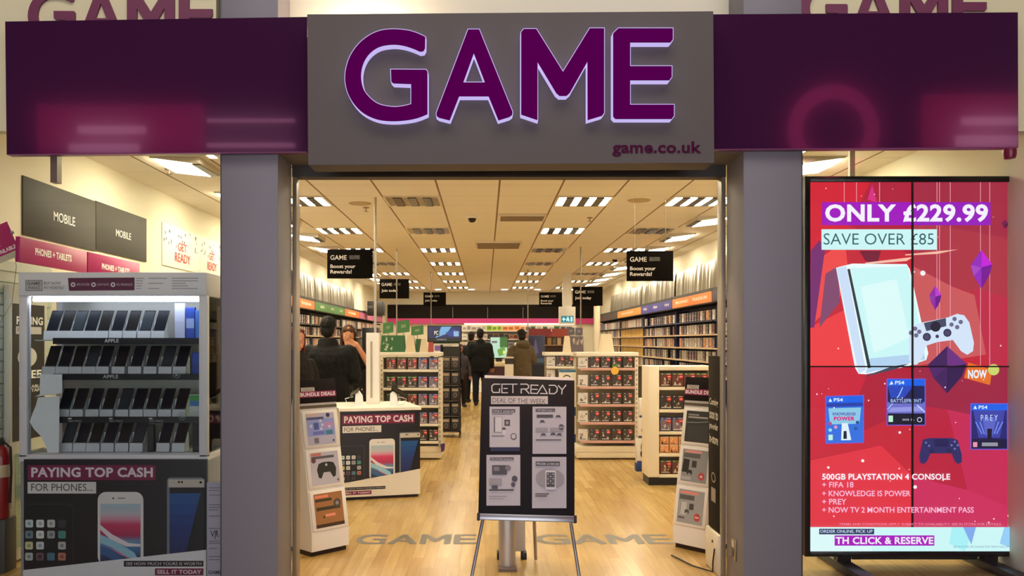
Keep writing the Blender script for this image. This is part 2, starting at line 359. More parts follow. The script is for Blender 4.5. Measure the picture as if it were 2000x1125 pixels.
# uplight on top of the sign
lt = thing('tube_lamp', 'slim white tube lamp lying on top of the grey sign, lighting the panel behind', 'lamp', P(705, 20, 5.1))
b = MB(); z0 = 3.32; b.box(-0.95, -0.52, 5.19, 5.25, z0-0.02, z0, WHITE); b.build('housing', lt)
b = MB(); b.tube([(-0.93, 5.22, z0+0.015), (-0.54, 5.22, z0+0.015)], 0.013, mat((255, 228, 200), .4, 0, 220.0)).build('lamp_tube', lt)
# ------------------------------------------------------------------ ceiling lamps
EMW = mat((255, 243, 212), .4, 0, LAMP); FRAME = mat((225, 215, 195), .5); LOUV = mat((46, 42, 36), 0.25, 0.6)
EMD = mat((255, 214, 150), .4, 0, 1.6)
def make_lamp(lit):
    t = thing('ceiling_light', 'square %s louvred ceiling lamp' % ('lit' if lit else 'unlit'), 'ceiling light', (0, 0, HC), 'louvred ceiling lamps')
    b = MB()
    for x0, x1, y0, y1 in ((-.295, .295, -.295, -.27), (-.295, .295, .27, .295), (-.295, -.27, -.27, .27), (.27, .295, -.27, .27)): b.box(x0, x1, y0, y1, HC-.012, HC, FRAME)
    b.build('frame', t)
    for k in range(4):
        x = -.232+k*.155; MB().box(x-.033, x+.033, -.265, .265, HC-.008, HC-.001, EMW if lit else mat((150, 135, 110), .3, .4)).build('diffuser', t)
    b = MB()
    for k in range(3): x = -.155+k*.155; b.box(x-.042, x+.042, -.265, .265, HC-.02, HC-.001, LOUV)
    b.build('louvre', t)
    return t
_labels_skip = []
lamp_on, lamp_off = make_lamp(True), make_lamp(False)
used = {True: False, False: False}
COLS = [(-1.965, 'far left'), (-.765, 'inner left'), (1.037, 'inner right'), (2.237, 'far right')]
ROWS = [6.6+2.4*i for i in range(8)]; ROWN = ['hidden front', 'nearest visible', 'second', 'third', 'fourth', 'fifth', 'sixth', 'farthest']
DARK = {(1, 1), (1, 2), (3, 2), (2, 3), (2, 4), (0, 4), (3, 5)}
for ci, (x, cn) in enumerate(COLS):
    for ri, y in enumerate(ROWS):
        lit = (ci, ri) not in DARK; lab = '%s louvred ceiling lamp in the %s row of the %s column' % ('lit' if lit else 'unlit', ROWN[ri], cn)
        src = lamp_on if lit else lamp_off
        if not used[lit]: used[lit] = True; src.location = (x, y, HC); src['label'] = lab
        else: copy_tree(src, (x, y, HC), lab)
def make_washer():
    t = thing('washer_lamp', 'tilted recessed wall washer lamp', 'ceiling light', (0, 0, HC), 'wall washer lamps')
    b = MB(); b.prism([(-.2, -.28, HC), (.2, -.28, HC), (.2, -.28, HC-.012), (-.13, -.28, HC-.055), (-.2, -.28, HC-.055)], (0, .56, 0), mat((205, 196, 180), .4)).build('housing', t)
    b = MB(); b.box(-.12, .18, -.25, .25, HC-.05, HC-.045, EMW); b.v = [v+Vector((0, 0, (v.x+.12)*.11-.012)) for v in b.v]; b.build('diffuser', t)
    b = MB(); b.box(-.2, -.13, -.24, .24, HC-.062, HC-.055, LOUV).build('louvre', t)
    return t
wp = make_washer(); n = 0
for side, xs, rz in (('left', -2.52, PI), ('right', 2.72, 0)):
    for k in range(10):
        y = 7.12+1.62*k; lab = '%s tilted wall washer lamp from the windows along the %s wall' % (ORD[k], side)
        if n == 0: wp.location = (xs, y, HC); wp.rotation_euler = (0, 0, rz); wp['label'] = lab
        else: copy_tree(wp, (xs, y, HC), lab, rotz=rz)
        n += 1
# downlights near the back wall
dl = thing('downlight', 'first round downlight near the back wall counting from the left', 'ceiling light', (-2.3, 24.2, HC), 'round downlights')
MB().lathe((-2.3, 24.2, HC), [(.001, -.012), (.09, -.012), (.12, -.002), (.12, 0)], FRAME).build('ring', dl); MB().lathe((-2.3, 24.2, HC-.013), [(.001, -.006), (.085, -.004), (.085, 0)], EMW).build('diffuser', dl)
for k in range(1, 6): copy_tree(dl, (-2.3+.95*k, 24.2, HC), ORD[k]+' round downlight near the back wall counting from the left')
def ceil_pt(px, py): Y = F*(HC-EYE)/(CY-py); return P(px, py, Y)
TAN = mat((190, 168, 132), .6)
for px, py, lab in ((703, 397, 'left'), (1248, 391, 'right')):
    c = ceil_pt(px, py); c.z = HC
    t = thing('ceiling_speaker', 'round flat cream ceiling speaker near the entrance, %s of centre' % lab, 'speaker', c)
    MB().lathe(c, [(.001, -.012), (.11, -.01), (.125, 0)], TAN).build('grille', t)
for px, py, lab in ((922, 422, 'beside the centre of the ceiling near the entrance'), (1201, 504, 'further back on the right of the ceiling')):
    c = ceil_pt(px, py); c.z = HC
    t = thing('dome_camera', 'black dome camera with white collar '+lab, 'camera', c)
    MB().lathe(c, [(.001, -.03), (.06, -.03), (.075, -.01), (.075, 0)], WHITE).build('collar', t)
    MB().lathe(c-Vector((0, 0, .03)), [(.001, -.05), (.03, -.042), (.045, -.02), (.05, 0)], mat((30, 10, 8), .15)).build('dome', t)
def vent(x0, x1, y0, y1, lab):
    t = thing('ceiling_vent', lab, 'air vent', ((x0+x1)/2, (y0+y1)/2, HC))
    b = MB(); b.box(x0, x1, y0, y1, HC-.03, HC, FRAME, .004).build('frame', t)
    b = MB(); n = max(3, int((y1-y0)/.06))
    for i in range(n): y = y0+.03+(y1-y0-.06)*i/(n-1); b.box(x0+.03, x1-.03, y-.008, y+.008, HC-.045, HC-.03, mat((150, 130, 100), .5))
    b.build('slat', t)
vent(.15, .72, 9.9, 10.25, 'slatted cream air vent in the ceiling right of the dome camera')
vent(-.15, .55, 12.6, 13.3, 'deep slatted cream air unit in the middle of the ceiling')
for px, py, lab in ((715, 405, 'beside the left ceiling speaker'), (1152, 425, 'beside the inner right lamps'), (330, 330, 'seen through the left window')):
    c = ceil_pt(px, py); c.z = HC
    tag(MB().lathe(c, [(.008, -.05), (.03, -.045), (.006, -.04), (.006, -.012), (.035, -.008), (.035, 0)], mat((150, 130, 100), .4)).build('sprinkler'), 'small ceiling sprinkler '+lab, 'sprinkler')
# ------------------------------------------------------------------ video wall in the right window
YS = 5.5
vw = thing('video_wall', 'tall black video wall of four bright screens showing a red console advert', 'screen', P(1783, 1085, YS+.05))
MB().box(P(1570, 0, YS).x, P(1996, 0, YS).x, YS+.004, YS+.09, P(0, 1086, YS).z, P(0, 345, YS).z, mat((16, 15, 18), .35), .008).build('housing', vw)
b = MB()
for x0, x1, y0, y1 in ((1570, 1581, 345, 1086), (1988, 1996, 345, 1086), (1581, 1988, 345, 356), (1581, 1988, 1074, 1086)):
    A, B = P(x0, y1, YS), P(x1, y0, YS); b.box(A.x, B.x, YS-.018, YS+.004, A.z, B.z, mat((14, 13, 16), .3), .003)
b.build('bezel', vw)
pl = pix(YS+.003); b = MB(pl); b.k = 0.0004
def R(c, s=1.1): return glow(c, s)
WH = R((236, 250, 252)); 
b.rect(1580, 355, 1989, 1075, R((200, 34, 54)))
for pts, c in (([(1580,355),(1700,355),(1640,470),(1580,520)],(214,28,50)), ([(1700,355),(1783,355),(1783,500),(1660,440)],(178,28,58)), ([(1783,355),(1989,355),(1989,470),(1783,430)],(166,38,66)),
    ([(1783,430),(1989,470),(1989,600),(1860,560),(1783,520)],(176,50,68)), ([(1783,520),(1860,560),(1940,590),(1940,690),(1783,716)],(205,88,92)), ([(1900,560),(1989,590),(1989,716),(1930,716)],(192,40,70)),
    ([(1580,520),(1650,470),(1660,560),(1580,640)],(240,72,72)), ([(1580,640),(1660,600),(1690,716),(1580,716)],(240,60,66)), ([(1580,716),(1700,716),(1640,860),(1580,900)],(205,30,56)),
    ([(1700,716),(1783,716),(1783,800),(1640,860)],(178,26,54)), ([(1783,716),(1989,716),(1989,830),(1850,800),(1783,790)],(160,32,66)), ([(1783,790),(1850,800),(1900,1000),(1783,960)],(188,28,60)),
    ([(1850,800),(1989,830),(1989,1000),(1900,1000)],(200,38,84)), ([(1580,900),(1720,870),(1783,930),(1783,1029),(1580,1029)],(228,48,66)), ([(1783,930),(1900,960),(1989,1000),(1989,1029),(1783,1029)],(206,42,92)),
    ([(1583,490),(1600,470),(1612,480),(1590,640),(1582,640)],(120,40,110)), ([(1612,535),(1636,520),(1640,590),(1600,640)],(130,70,110))): b.poly(pts, R(c))
for x in (1648, 1672, 1717, 1829, 1834, 1855, 1914, 1932): b.rect(x, 356, x+1, 716 if x > 1800 else 440, R((240, 170, 190)))
b.poly([(1694,390),(1703,360),(1712,396)], R((220, 40, 130)))
b.poly([(1678,490),(1720,490),(1712,520),(1690,510)], R((120, 20, 50)))
for pts in ([(1767,497),(1872,487),(1830,496),(1768,499)], [(1690,513),(1783,502),(1770,510),(1692,516)]): b.poly(pts, R((250, 190, 170)))
b.rect(1605, 395, 1934, 440, R((160, 8, 190))); b.rect(1783, 395, 1934, 440, R((150, 20, 190)))
b.text('ONLY £229.99', 1611, 399, 1929, 434, R((248, 240, 255)), 0.035)
b.rect(1604, 448, 1829, 488, R((205, 245, 248))); b.text('SAVE OVER £85', 1608, 456, 1823, 478, R((50, 88, 100)), -0.004)
# purple gems
def gem(cx, cy, w, h, cs):
    b.poly([(cx, cy-h), (cx+w, cy-h*.25), (cx+w*.75, cy+h*.3), (cx, cy+h), (cx-w*.7, cy+h*.35), (cx-w, cy-h*.2)], R(cs[0]))
    b.poly([(cx, cy-h), (cx+w, cy-h*.25), (cx, cy-h*.1)], R(cs[1])); b.poly([(cx, cy-h*.1), (cx+w, cy-h*.25), (cx+w*.75, cy+h*.3), (cx, cy+h)], R(cs[2])); b.poly([(cx, cy-h*.1), (cx-w, cy-h*.2), (cx-w*.7, cy+h*.35)], R(cs[3]))
gem(1916, 526, 21, 38, ((150, 40, 190), (200, 30, 220), (120, 10, 150), (168, 70, 200)))
gem(1826, 582, 12, 24, ((150, 40, 170), (190, 60, 210), (110, 20, 140), (140, 60, 170)))
gem(1849, 722, 38, 46, ((66, 30, 92), (110, 46, 130), (50, 22, 78), (80, 36, 104)))
gem(1962, 438, 7, 9, ((110, 20, 70), (130, 20, 80), (80, 10, 60), (110, 30, 80)))
# white console
b.poly([(1632,523),(1664,515),(1770,516),(1776,526),(1812,690),(1808,703),(1770,716),(1690,731),(1676,730),(1669,718)], R((238, 250, 255)))
b.poly([(1660,524),(1772,520),(1806,690),(1700,724)], R((205, 246, 250))); b.poly([(1680,560),(1750,545),(1775,660),(1705,690)], R((222, 250, 252)))
b.poly([(1698,700),(1804,690),(1806,702),(1690,729)], R((180, 210, 244))); b.poly([(1654,526),(1659,525),(1700,718),(1694,719)], R((44, 58, 66)))
b.poly([(1633,524),(1652,520),(1690,722),(1676,730)], R((205, 222, 250))); b.poly([(1678,738),(1740,716),(1775,710),(1745,722)], R((70, 70, 92)))
# white controller
b.poly([(1774,650),(1782,636),(1800,630),(1850,620),(1868,613),(1882,616),(1892,630),(1901,670),(1899,686),(1888,693),(1876,686),(1860,664),(1830,668),(1808,675),(1799,700),(1790,712),(1780,712),(1774,702)], R((214, 228, 252)))
b.poly([(1803,631),(1846,621),(1847,637),(1808,647)], R((70, 72, 98))); b.disc(1826, 638, 10, R((34, 30, 52)))
for x, y in ((1809, 658), (1849, 650)): b.disc(x, y, 8, R((52, 50, 84))); b.disc(x, y, 5, R((74, 72, 110)))
for x, y in ((1863, 623), (1875, 629), (1857, 634), (1868, 639), (1778, 650), (1786, 642), (1794, 648), (1788, 655)): b.disc(x, y, 4.3, R((110, 106, 140)))
b.disc(1829, 657, 3.5, R((60, 60, 90)))
# "now" pass
b.poly([(1890,708),(1936,722),(1932,752),(1881,738)], R((232, 112, 40))); b.disc(1939, 722, 11, R((206, 214, 110)))
b.text('NOW', 1889, 722, 1926, 739, R((235, 240, 255)), 0.04)
# game boxes on the advert
def boxart(x0, y0, x1, y1, sl, body, kind):
    def q(u, v): return (x0+(x1-x0)*u, y0+(y1-y0)*v+sl*u)
    b.poly([q(-.03, -.02), q(1.03, -.02), q(1.03, 1.02), q(-.03, 1.02)], R((110, 90, 215))); b.poly([q(0, 0), q(1, 0), q(1, 1), q(0, 1)], R(body)); b.poly([q(0, 0), q(1, 0), q(1, .14), q(0, .14)], R((20, 96, 235)))
    a, c = q(.2, .03), q(.45, .11); b.text('PS4', a[0], a[1], c[0], c[1], R((225, 240, 255)), .02); a = q(.1, .075); b.poly([(a[0]-3, a[1]+3), (a[0], a[1]-4), (a[0]+4, a[1]+3)], R((225, 240, 255)))
    if kind == 0:
        b.poly([q(0, .14), q(1, .14), q(1, .22), q(0, .22)], R((30, 60, 170)))
        b.poly([q(.05, .25), q(.95, .25), q(.9, .6), q(.1, .6)], R((140, 200, 232)))
        a, c = q(.17, .34), q(.8, .42); b.text('KNOWLEDGE', a[0], a[1], c[0], c[1], R((90, 50, 170)), .03); a, c = q(.2, .43), q(.78, .53); b.text('POWER', a[0], a[1], c[0], c[1], R((215, 20, 130)), .05)
        b.poly([q(.42, .58), q(.58, .58), q(.68, .95), q(.4, .95)], R((226, 240, 250))); b.poly([q(.47, .75), q(.55, .75), q(.56, .92), q(.46, .92)], R((20, 30, 60)))
        for u, v, cc in ((.1, .58, (200, 60, 130)), (.85, .57, (30, 80, 150)), (.25, .66, (220, 150, 190)), (.8, .7, (30, 90, 160)), (.1, .72, (150, 220, 240))): a = q(u, v); b.disc(a[0], a[1], 3.4, R(cc))
        b.poly([q(.05, .82), q(.17, .82), q(.17, .94), q(.05, .94)], R((190, 240, 220)))
    elif kind == 1:
        b.poly([q(0, .14), q(.7, .14), q(.45, .4), q(.1, .45)], R((40, 70, 190))); b.poly([q(0, .5), q(1, .5), q(1, .75), q(0, .75)], R((110, 110, 205))); b.poly([q(.1, .62), q(.9, .6), q(1, .7), q(0, .72)], R((150, 150, 230)))
        b.line([q(.4, .18), q(.3, .36), q(0, .66)], 2, R((160, 200, 255))); b.line([q(.8, .57), q(1, .72)], 2, R((200, 220, 255)))
        b.poly([q(.05, .41), q(.95, .41), q(.95, .53), q(.05, .53)], R((34, 40, 90))); a, c = q(.08, .43), q(.92, .51); b.text('BATTLEFRONT', a[0], a[1], c[0], c[1], R((170, 190, 245)), .02)
        b.poly([q(.02, .76), q(1, .76), q(1, 1), q(.02, 1)], R((16, 14, 40))); b.poly([q(.02, .8), q(.14, .8), q(.14, .94), q(.02, .94)], R((190, 240, 210)))
        a = q(.86, .89); b.ring(a[0], a[1], 5, .3, R((200, 200, 230))); a, c = q(.4, .87), q(.72, .91); b.text('DICE  EA', a[0], a[1], c[0], c[1], R((200, 200, 230)), .02)
    else:
        b.poly([q(.05, .14), q(.95, .14), q(.8, .75), q(.2, .75)], R((60, 66, 170))); b.poly([q(.3, .3), q(.7, .3), q(.6, .7), q(.4, .7)], R((90, 100, 200)))
        for u in (.12, .24, .88, .76): b.line([q(u, .4), q(.5+(u-.5)*.55, .66)], 2, R((120, 150, 240)))
        a, c = q(.26, .24), q(.74, .37); b.text('P R E Y', a[0], a[1], c[0], c[1], R((200, 220, 255)), 0)
        b.poly([q(.44, .55), q(.58, .55), q(.56, .78), q(.45, .78)], R((14, 14, 40))); b.poly([q(0, .78), q(1, .78), q(1, 1), q(0, 1)], R((18, 18, 60)))
        b.poly([q(.04, .85), q(.16, .85), q(.16, .96), q(.04, .96)], R((240, 150, 180))); b.poly([q(.29, .86), q(.74, .86), q(.74, .94), q(.29, .94)], R((150, 150, 165)))
boxart(1613, 775, 1684, 865, -2, (50, 110, 225), 0); boxart(1732, 741, 1804, 829, 0, (30, 28, 84), 1); boxart(1895, 789, 1964, 876, 0, (36, 34, 110), 2)
# dark blue controller
DK = R((46, 42, 100)); b.poly([(1800,858),(1812,855),(1858,855),(1868,859),(1876,888),(1876,902),(1868,906),(1862,900),(1856,885),(1815,885),(1808,900),(1802,906),(1795,903),(1793,890)], DK)
b.poly([(1822,857),(1850,857),(1849,872),(1823,872)], R((34, 28, 84)))
for x, y in ((1818, 880), (1852, 880)): b.disc(x, y, 5, R((34, 34, 84)))
for x, y in ((1862, 862), (1868, 869), (1856, 869), (1862, 876), (1806, 864), (1812, 870)): b.disc(x, y, 2, R((120, 120, 190)))
# snow
rs = random.Random(3)
for k in range(46): b.disc(rs.uniform(1585, 1985), rs.uniform(360, 1025), rs.choice((.9, 1.2, 1.6)), R((250, 225, 230)), n=8)
for x, y, r in ((1799, 534, 5), (1754, 844, 2.5), (1682, 899, 3), (1784, 950, 3.5), (1615, 912, 2.4)): b.disc(x, y, r, R((252, 240, 244)))
b.text('500GB PLAYSTATION 4 CONSOLE', 1603, 924, 1852, 936, R((255, 236, 250)), 0.03)
for t, x1, y in (('+ FIFA 18', 1664, 940), ('+ KNOWLEDGE IS POWER', 1775, 957), ('+ PREY', 1650, 973), ('+ NOW TV 2 MONTH ENTERTAINMENT PASS', 1898, 989)): b.text(t, 1603, y, x1, y+11, R((252, 190, 224)), 0.012)
b.text('TERMS AND CONDITIONS APPLY. SUBJECT TO AVAILABILITY. SEE IN STORE FOR DETAILS.', 1636, 1020, 1952, 1026, R((240, 140, 170)), 0.01)
b.rect(1580, 1028, 1989, 1075, R((206, 246, 250))); b.rect(1580, 1028, 1700, 1075, R((222, 248, 252)))
b.poly([(1855,1028),(1900,1028),(1880,1075),(1850,1060)], R((170, 240, 250))); b.poly([(1877,1028),(1902,1028),(1893,1062)], R((130, 170, 240))); b.poly([(1957,1028),(1989,1028),(1989,1075),(1948,1060)], R((150, 205, 250)))
b.rect(1597, 1031, 1704, 1042, R((40, 54, 96))); b.text('ORDER ONLINE, PICK UP', 1599, 1033, 1701, 1040, R((205, 220, 245)), 0.01)
b.rect(1627, 1044, 1821, 1064, R((168, 16, 190))); b.text('TH CLICK & RESERVE', 1629, 1047, 1819, 1061, R((245, 235, 252)), 0.03)
b.text('SEE IN STORE OR ONLINE FOR TERMS AND DETAILS', 1858, 1064, 1978, 1068, R((110, 150, 180)), 0)
b.build('screen_picture', vw)
b = MB(); k = YS-.016
A = P(1783, 355, k); b.box(A.x-.0045, A.x+.0045, k, k+.012, P(0, 1075, k).z, P(0, 355, k).z, BLACK); A = P(1580, 716, k); b.box(A.x, P(1989, 0, k).x, k, k+.012, A.z-.0045, A.z+.0045, BLACK); b.build('divider', vw)
for px in (1655, 1945):
    c = P(px, 0, YS); b = MB(); b.box(c.x-.05, c.x+.05, YS-.34, YS+.4, .0, .055, mat((58, 58, 62), .4, .3), .008); b.prism([(c.x-.045, YS+.05, .055), (c.x+.045, YS+.05, .055), (c.x+.03, YS+.02, .3), (c.x-.03, YS+.02, .3)], (0, .06, 0), BLACK); b.build('leg', vw)
b = MB(); b.box(P(1680, 0, YS).x, P(1930, 0, YS).x, YS+.12, YS+.2, .05, .2, BLACK).build('stretcher', vw)
# ------------------------------------------------------------------ glass phone cabinet in the left window
YC = 5.27
GC = mat((222, 219, 222), 0.45)
ca = thing('phone_cabinet', 'tall grey glazed cabinet full of display phones behind the left window', 'display cabinet', (P(220, 0, YC).x, YC+.25, 0))
cx0, cx1 = P(37, 0, YC).x, P(404, 0, YC).x; zt = P(0, 532, YC).z; D2 = YC+.5
b = MB()
b.box(cx0, cx0+.05, YC, YC+.05, P(0, 893, YC).z, zt-.13, GC, .004); b.box(cx1-.05, cx1, YC, YC+.05, P(0, 893, YC).z, zt-.13, GC, .004)
b.box(cx0, cx0+.04, D2-.04, D2, .7, zt-.13, GC); b.box(cx1-.04, cx1, D2-.04, D2, .7, zt-.13, GC)
b.box(cx0, cx1, YC, D2, P(0, 897, YC).z-.02, P(0, 888, YC).z, GC, .004)
b.build('frame', ca)
b = MB(); b.box(cx0, cx1, YC-.01, D2, P(0, 578, YC).z, zt, GC, .006); hp = MB(pix(YC-.01)); hp.v, hp.f, hp.mi, hp.mats = b.v, b.f, b.mi, b.mats
DG = mat((92, 88, 92), .6); hp.rect(50, 547, 83, 568, DG); hp.rect(51, 548, 82, 567, mat((186, 182, 180), .6)); hp.text('GAME', 53, 550, 79, 557, DG, .02); hp.text('FINANCE', 55, 559, 78, 565, DG, .01)
hp.text('BUY NOW', 86, 550, 119, 556, DG, 0); hp.text('PAY MONTHLY', 86, 559, 126, 565, DG, 0)
hp.poly([(133, 543), (263, 542), (263, 567), (135, 568)], mat((92, 30, 62), .5))
for x, t, x1 in ((143, 'APPLY IN STORE', 175), (183, 'LOW RATE', 213), (221, '0% FINANCE', 259)): hp.disc(x, 556, 4.6, mat((210, 200, 205), .6)); hp.disc(x, 556, 2, mat((92, 30, 62), .5)); hp.text(t, x+7, 553.5, x1, 558, mat((205, 190, 198), .6), 0)
rs = random.Random(5)
for r in range(5):
    for x0, x1 in ((266, 284), (290, 328), (336, 390)):
        if rs.random() < .8: hp.rect(x0, 543+r*5, x0+(x1-x0)*rs.uniform(.5, 1), 544+r*5, mat((120, 116, 116), .6))
hp.build('header', ca)
b = MB(); b.tube([(cx0+.06, YC+.06, P(0, 584, YC).z), (cx1-.06, YC+.06, P(0, 584, YC).z)], .014, mat((226, 234, 255), .4, 0, 14.0)); b.build('lamp_tube', ca)['label'] = 'white light tube under the header'
b = MB(); b.box(cx0+.02, cx1-.02, D2-.012, D2, .75, zt-.15, mat((190, 186, 180), .3, .2)); b.build('back_panel', ca)
ws = (cx1-.05, cx0+.05)
rows = [(641, 658, 672), (708, 728, 742), (793, 812, 826), (872, 888, 893)]
bands = [('APPLE', (204, 662, 232, 669), (660, 672)), ('APPLE', (201, 732, 231, 739), (730, 742)), (None, None, (814, 826))]
for i, (y0, y1, y2) in enumerate(rows[:3]):
    z = P(0, y2-6, YC+.1).z; b = MB(); b.box(ws[1], ws[0], YC+.09, D2-.02, z, z+.008, mat((170, 175, 175), .2)); e = P(0, bands[i][2][0], YC+.08).z; e2 = P(0, bands[i][2][1], YC+.08).z
    b.box(ws[1]+.12, ws[0]-.02, YC+.08, YC+.09, e2, e, mat((24, 23, 26), .4)); h = MB(pix(YC+.08)); h.v, h.f, h.mi, h.mats = b.v, b.f, b.mi, b.mats
    if bands[i][0]: h.text('APPLE', *bands[i][1], mat((200, 200, 200), .5), .03)
    else:
        for x in (133, 213, 291): h.rect(x, 816, x+7, 819, PAPER); h.text('BEST PRICE', x+1, 820.5, x+27, 824, mat((170, 170, 170), .5), .01)
    for x, y in ((345, 731), (356, 813)):
        if bands[i][2][0]-4 < y < bands[i][2][1]: h.ring(x, y, 7.5, .16, mat((150, 155, 160), .5)); h.poly([(x-3.5, y+3), (x, y-4), (x+3.5, y+3)], mat((150, 155, 160), .5))
    h.build('shelf', ca)
gp = MB(); gp.box(cx0+.05, cx1-.05, YC+.02, YC+.026, P(0, 888, YC).z, P(0, 578, YC).z, glass_mat((250, 252, 252), .5)); gp.build('glass_door', ca)
gp = MB(); gp.box(cx1-.012, cx1-.006, YC+.05, D2-.04, P(0, 888, YC).z, P(0, 578, YC).z, glass_mat((240, 250, 246), .5)); gp.build('glass_side', ca)
# base with the big printed panel
b = MB(); b.box(cx0+.01, cx1+.005, YC+.0, D2, 0, P(0, 898, YC).z-.004, mat((150, 150, 156), .5), .005).build('base', ca)
def phones_art(b, x0, y0, x1, y1, near):                       # the printed 'paying top cash' picture
    W, H = x1-x0, y1-y0
    def X(u): return x0+u*W
    def Y(v): return y0+v*H
    K = mat((30, 29, 32), .35); b.poly([(x0, y0), (x1, y0), (x1, Y(.77 if near else .70)), (x0, Y(.945 if near else .84))], K)
    mg = mat((122, 18, 66), .5); lt = mat((226, 214, 222), .6); bk = mat((24, 24, 27), .4)
    if near: V = dict(h=(.02, .045, .72, .175), ht=(.04, .065, .705, .15), s=(.02, .19, .395, .29), st=(.04, .205, .375, .268), p2=(.405, .275, .655, .9), p3=(.785, .15, .99, .83), p1=(0, .38, .27, .96), e1=(.55, .865, .985, .915), e2=(.72, .93, .985, .99))
    else: V = dict(h=(.03, .04, .93, .15), ht=(.05, .055, .91, .135), s=(.03, .17, .51, .25), st=(.05, .185, .47, .235), p2=(.36, .33, .68, .8), p3=(.735, .26, 1, .74), p1=(0, .40, .30, .84), e1=(.04, .885, .56, .92), e2=(.04, .93, .385, .975))
    def rc(k, m): a = V[k]; b.rect(X(a[0]), Y(a[1]), X(a[2]), Y(a[3]), m)
    def tx(t, k, m, bo): a = V[k]; b.text(t, X(a[0]), Y(a[1]), X(a[2]), Y(a[3]), m, bo)
    rc('h', mg); tx('PAYING TOP CASH', 'ht', lt, .035); rc('s', mat((220, 216, 212), .6)); tx('FOR PHONES...', 'st', mat((60, 58, 60), .6), 0)
    # black phone with app icons
    a = V['p1']; asp = 1.0; b.rrect(X(a[0])-1 if False else X(a[0]), Y(a[1]), X(a[2]), Y(a[3])-2, .03*W, mat((58, 58, 62), .4)); b.rrect(X(a[0]), Y(a[1])+1.2, X(a[2])-1.2, Y(a[3])-3, .03*W, mat((26, 26, 29), .35))
    cs = [(200, 216, 214), (222, 222, 220), (205, 200, 196), (60, 60, 64), (120, 140, 150), (225, 225, 222), (165, 165, 165), (70, 140, 130), (206, 200, 150), (205, 205, 205), (28, 28, 30), (190, 185, 180), (180, 184, 180), (110, 80, 92), (80, 120, 140), (190, 120, 96), (200, 190, 190), (50, 50, 54), (60, 60, 64), (30, 30, 32)]
    iw = (V['p1'][2]-.02)*W/4.25
    for i, c in enumerate(cs):
        ix, iy = i % 4, i//4; xx = X(.008)+ix*iw*1.02; yy = Y(a[1]+.135*(1 if near else .85))+iy*iw*1.02
        if yy+iw*.7 < Y((.945 if near else .84))-((xx-x0)/W)*.17*H:
            b.rrect(xx, yy, xx+iw*.72, yy+iw*.72, iw*.14, mat(c, .5))
            if c[0] > 100: b.disc(xx+iw*.36, yy+iw*.36, iw*.17, mat((max(0, c[0]-60), max(0, c[1]-40), max(0, c[2]-30)), .5), n=10)
    # white phone
    a = V['p2']; b.rrect(X(a[0]), Y(a[1]), X(a[2]), Y(a[3]), .045*W, mat((224, 220, 218), .4)); w_ = X(a[2])-X(a[0])
    b.rect(X(a[0])+w_*.44, Y(a[1])+w_*.13, X(a[0])+w_*.6, Y(a[1])+w_*.145, INK); b.disc(X(a[0])+w_*.34, Y(a[1])+w_*.14, w_*.02, INK)
    sx0, sx1, sy0 = X(a[0])+w_*.06, X(a[2])-w_*.06, Y(a[1])+w_*.26; sh = Y(a[3])-sy0
    st = [(0, (170, 196, 206)), (.16, (196, 190, 198)), (.24, (216, 150, 170)), (.34, (206, 60, 100)), (.5, (176, 50, 92)), (.6, (110, 150, 186)), (.74, (60, 110, 160)), (.88, (40, 60, 92)), (1, (30, 40, 60))]
    for (v0, c0), (v1, c1) in zip(st, st[1:]):
        for q in range(4):
            f0, f1 = v0+(v1-v0)*q/4, v0+(v1-v0)*(q+1)/4; c = tuple(int(c0[j]+(c1[j]-c0[j])*q/4) for j in range(3)); b.rect(sx0, sy0+sh*f0, sx1, sy0+sh*f1+.2, mat(c, .4))
    def S(u, v): return (sx0+(sx1-sx0)*u, sy0+sh*v)
    b.poly([S(0, .34), S(.3, .5), S(.7, .64), S(1, .66), S(1, .7), S(.65, .7), S(.25, .58), S(0, .42)], mat((232, 220, 226), .4))
    b.poly([S(0, .5), S(.4, .62), S(.85, .8), S(.95, .92), S(.6, .86), S(.3, .72), S(0, .64)], mat((150, 200, 220), .4)); b.poly([S(0, .68), S(.35, .8), S(.7, .94), S(.3, .92), S(0, .8)], mat((60, 100, 150), .4)); b.poly([S(.1, .66), S(.5, .8), S(.8, .92), S(.5, .84)], mat((200, 110, 150), .4))
    # silver phone
    a = V['p3']; b.rrect(X(a[0]), Y(a[1]), X(a[2]), Y(a[3]), .02*W, mat((120, 128, 136), .35, .2)); w_ = X(a[2])-X(a[0])
    b.rect(X(a[0])+w_*.04, Y(a[1])+w_*.05, X(a[2]), Y(a[1])+w_*.26, mat((196, 188, 174), .4)); b.rect(X(a[0])+w_*.07, Y(a[1])+w_*.27, X(a[2]), Y(a[3]), mat((24, 26, 34), .3))
    b.disc(X(a[0])+w_*.32, Y(a[1])+w_*.12, w_*.03, INK); b.disc(X(a[0])+w_*.4, Y(a[1])+w_*.12, w_*.03, INK); b.disc(X(a[0])+w_*.9, Y(a[1])+w_*.13, w_*.035, INK)
    q = [(30, 84, 146), (28, 74, 140), (28, 64, 130), (30, 56, 120), (32, 50, 108), (34, 44, 96)]
    y_0, y_1 = Y(a[1])+w_*.42, Y(a[3])
    for i, c in enumerate(q):
        v0, v1 = i/6, (i+1)/6; b.poly([(X(a[0])+w_*.07, y_0+(y_1-y_0)*v0), (X(a[2])-w_*(.1+.42*v0), y_0+(y_1-y_0)*v0), (X(a[2])-w_*(.1+.42*v1), y_0+(y_1-y_0)*v1+.2), (X(a[0])+w_*.07, y_0+(y_1-y_0)*v1+.2)], mat(c, .35))
    # white wedge and small captions
    wd = mat((226, 226, 230) if near else (232, 222, 206), .5)
    b.poly([(x0, Y(.945 if near else .84)), (x1, Y(.77 if near else .70)), (x1, y1), (x0, y1)], wd)
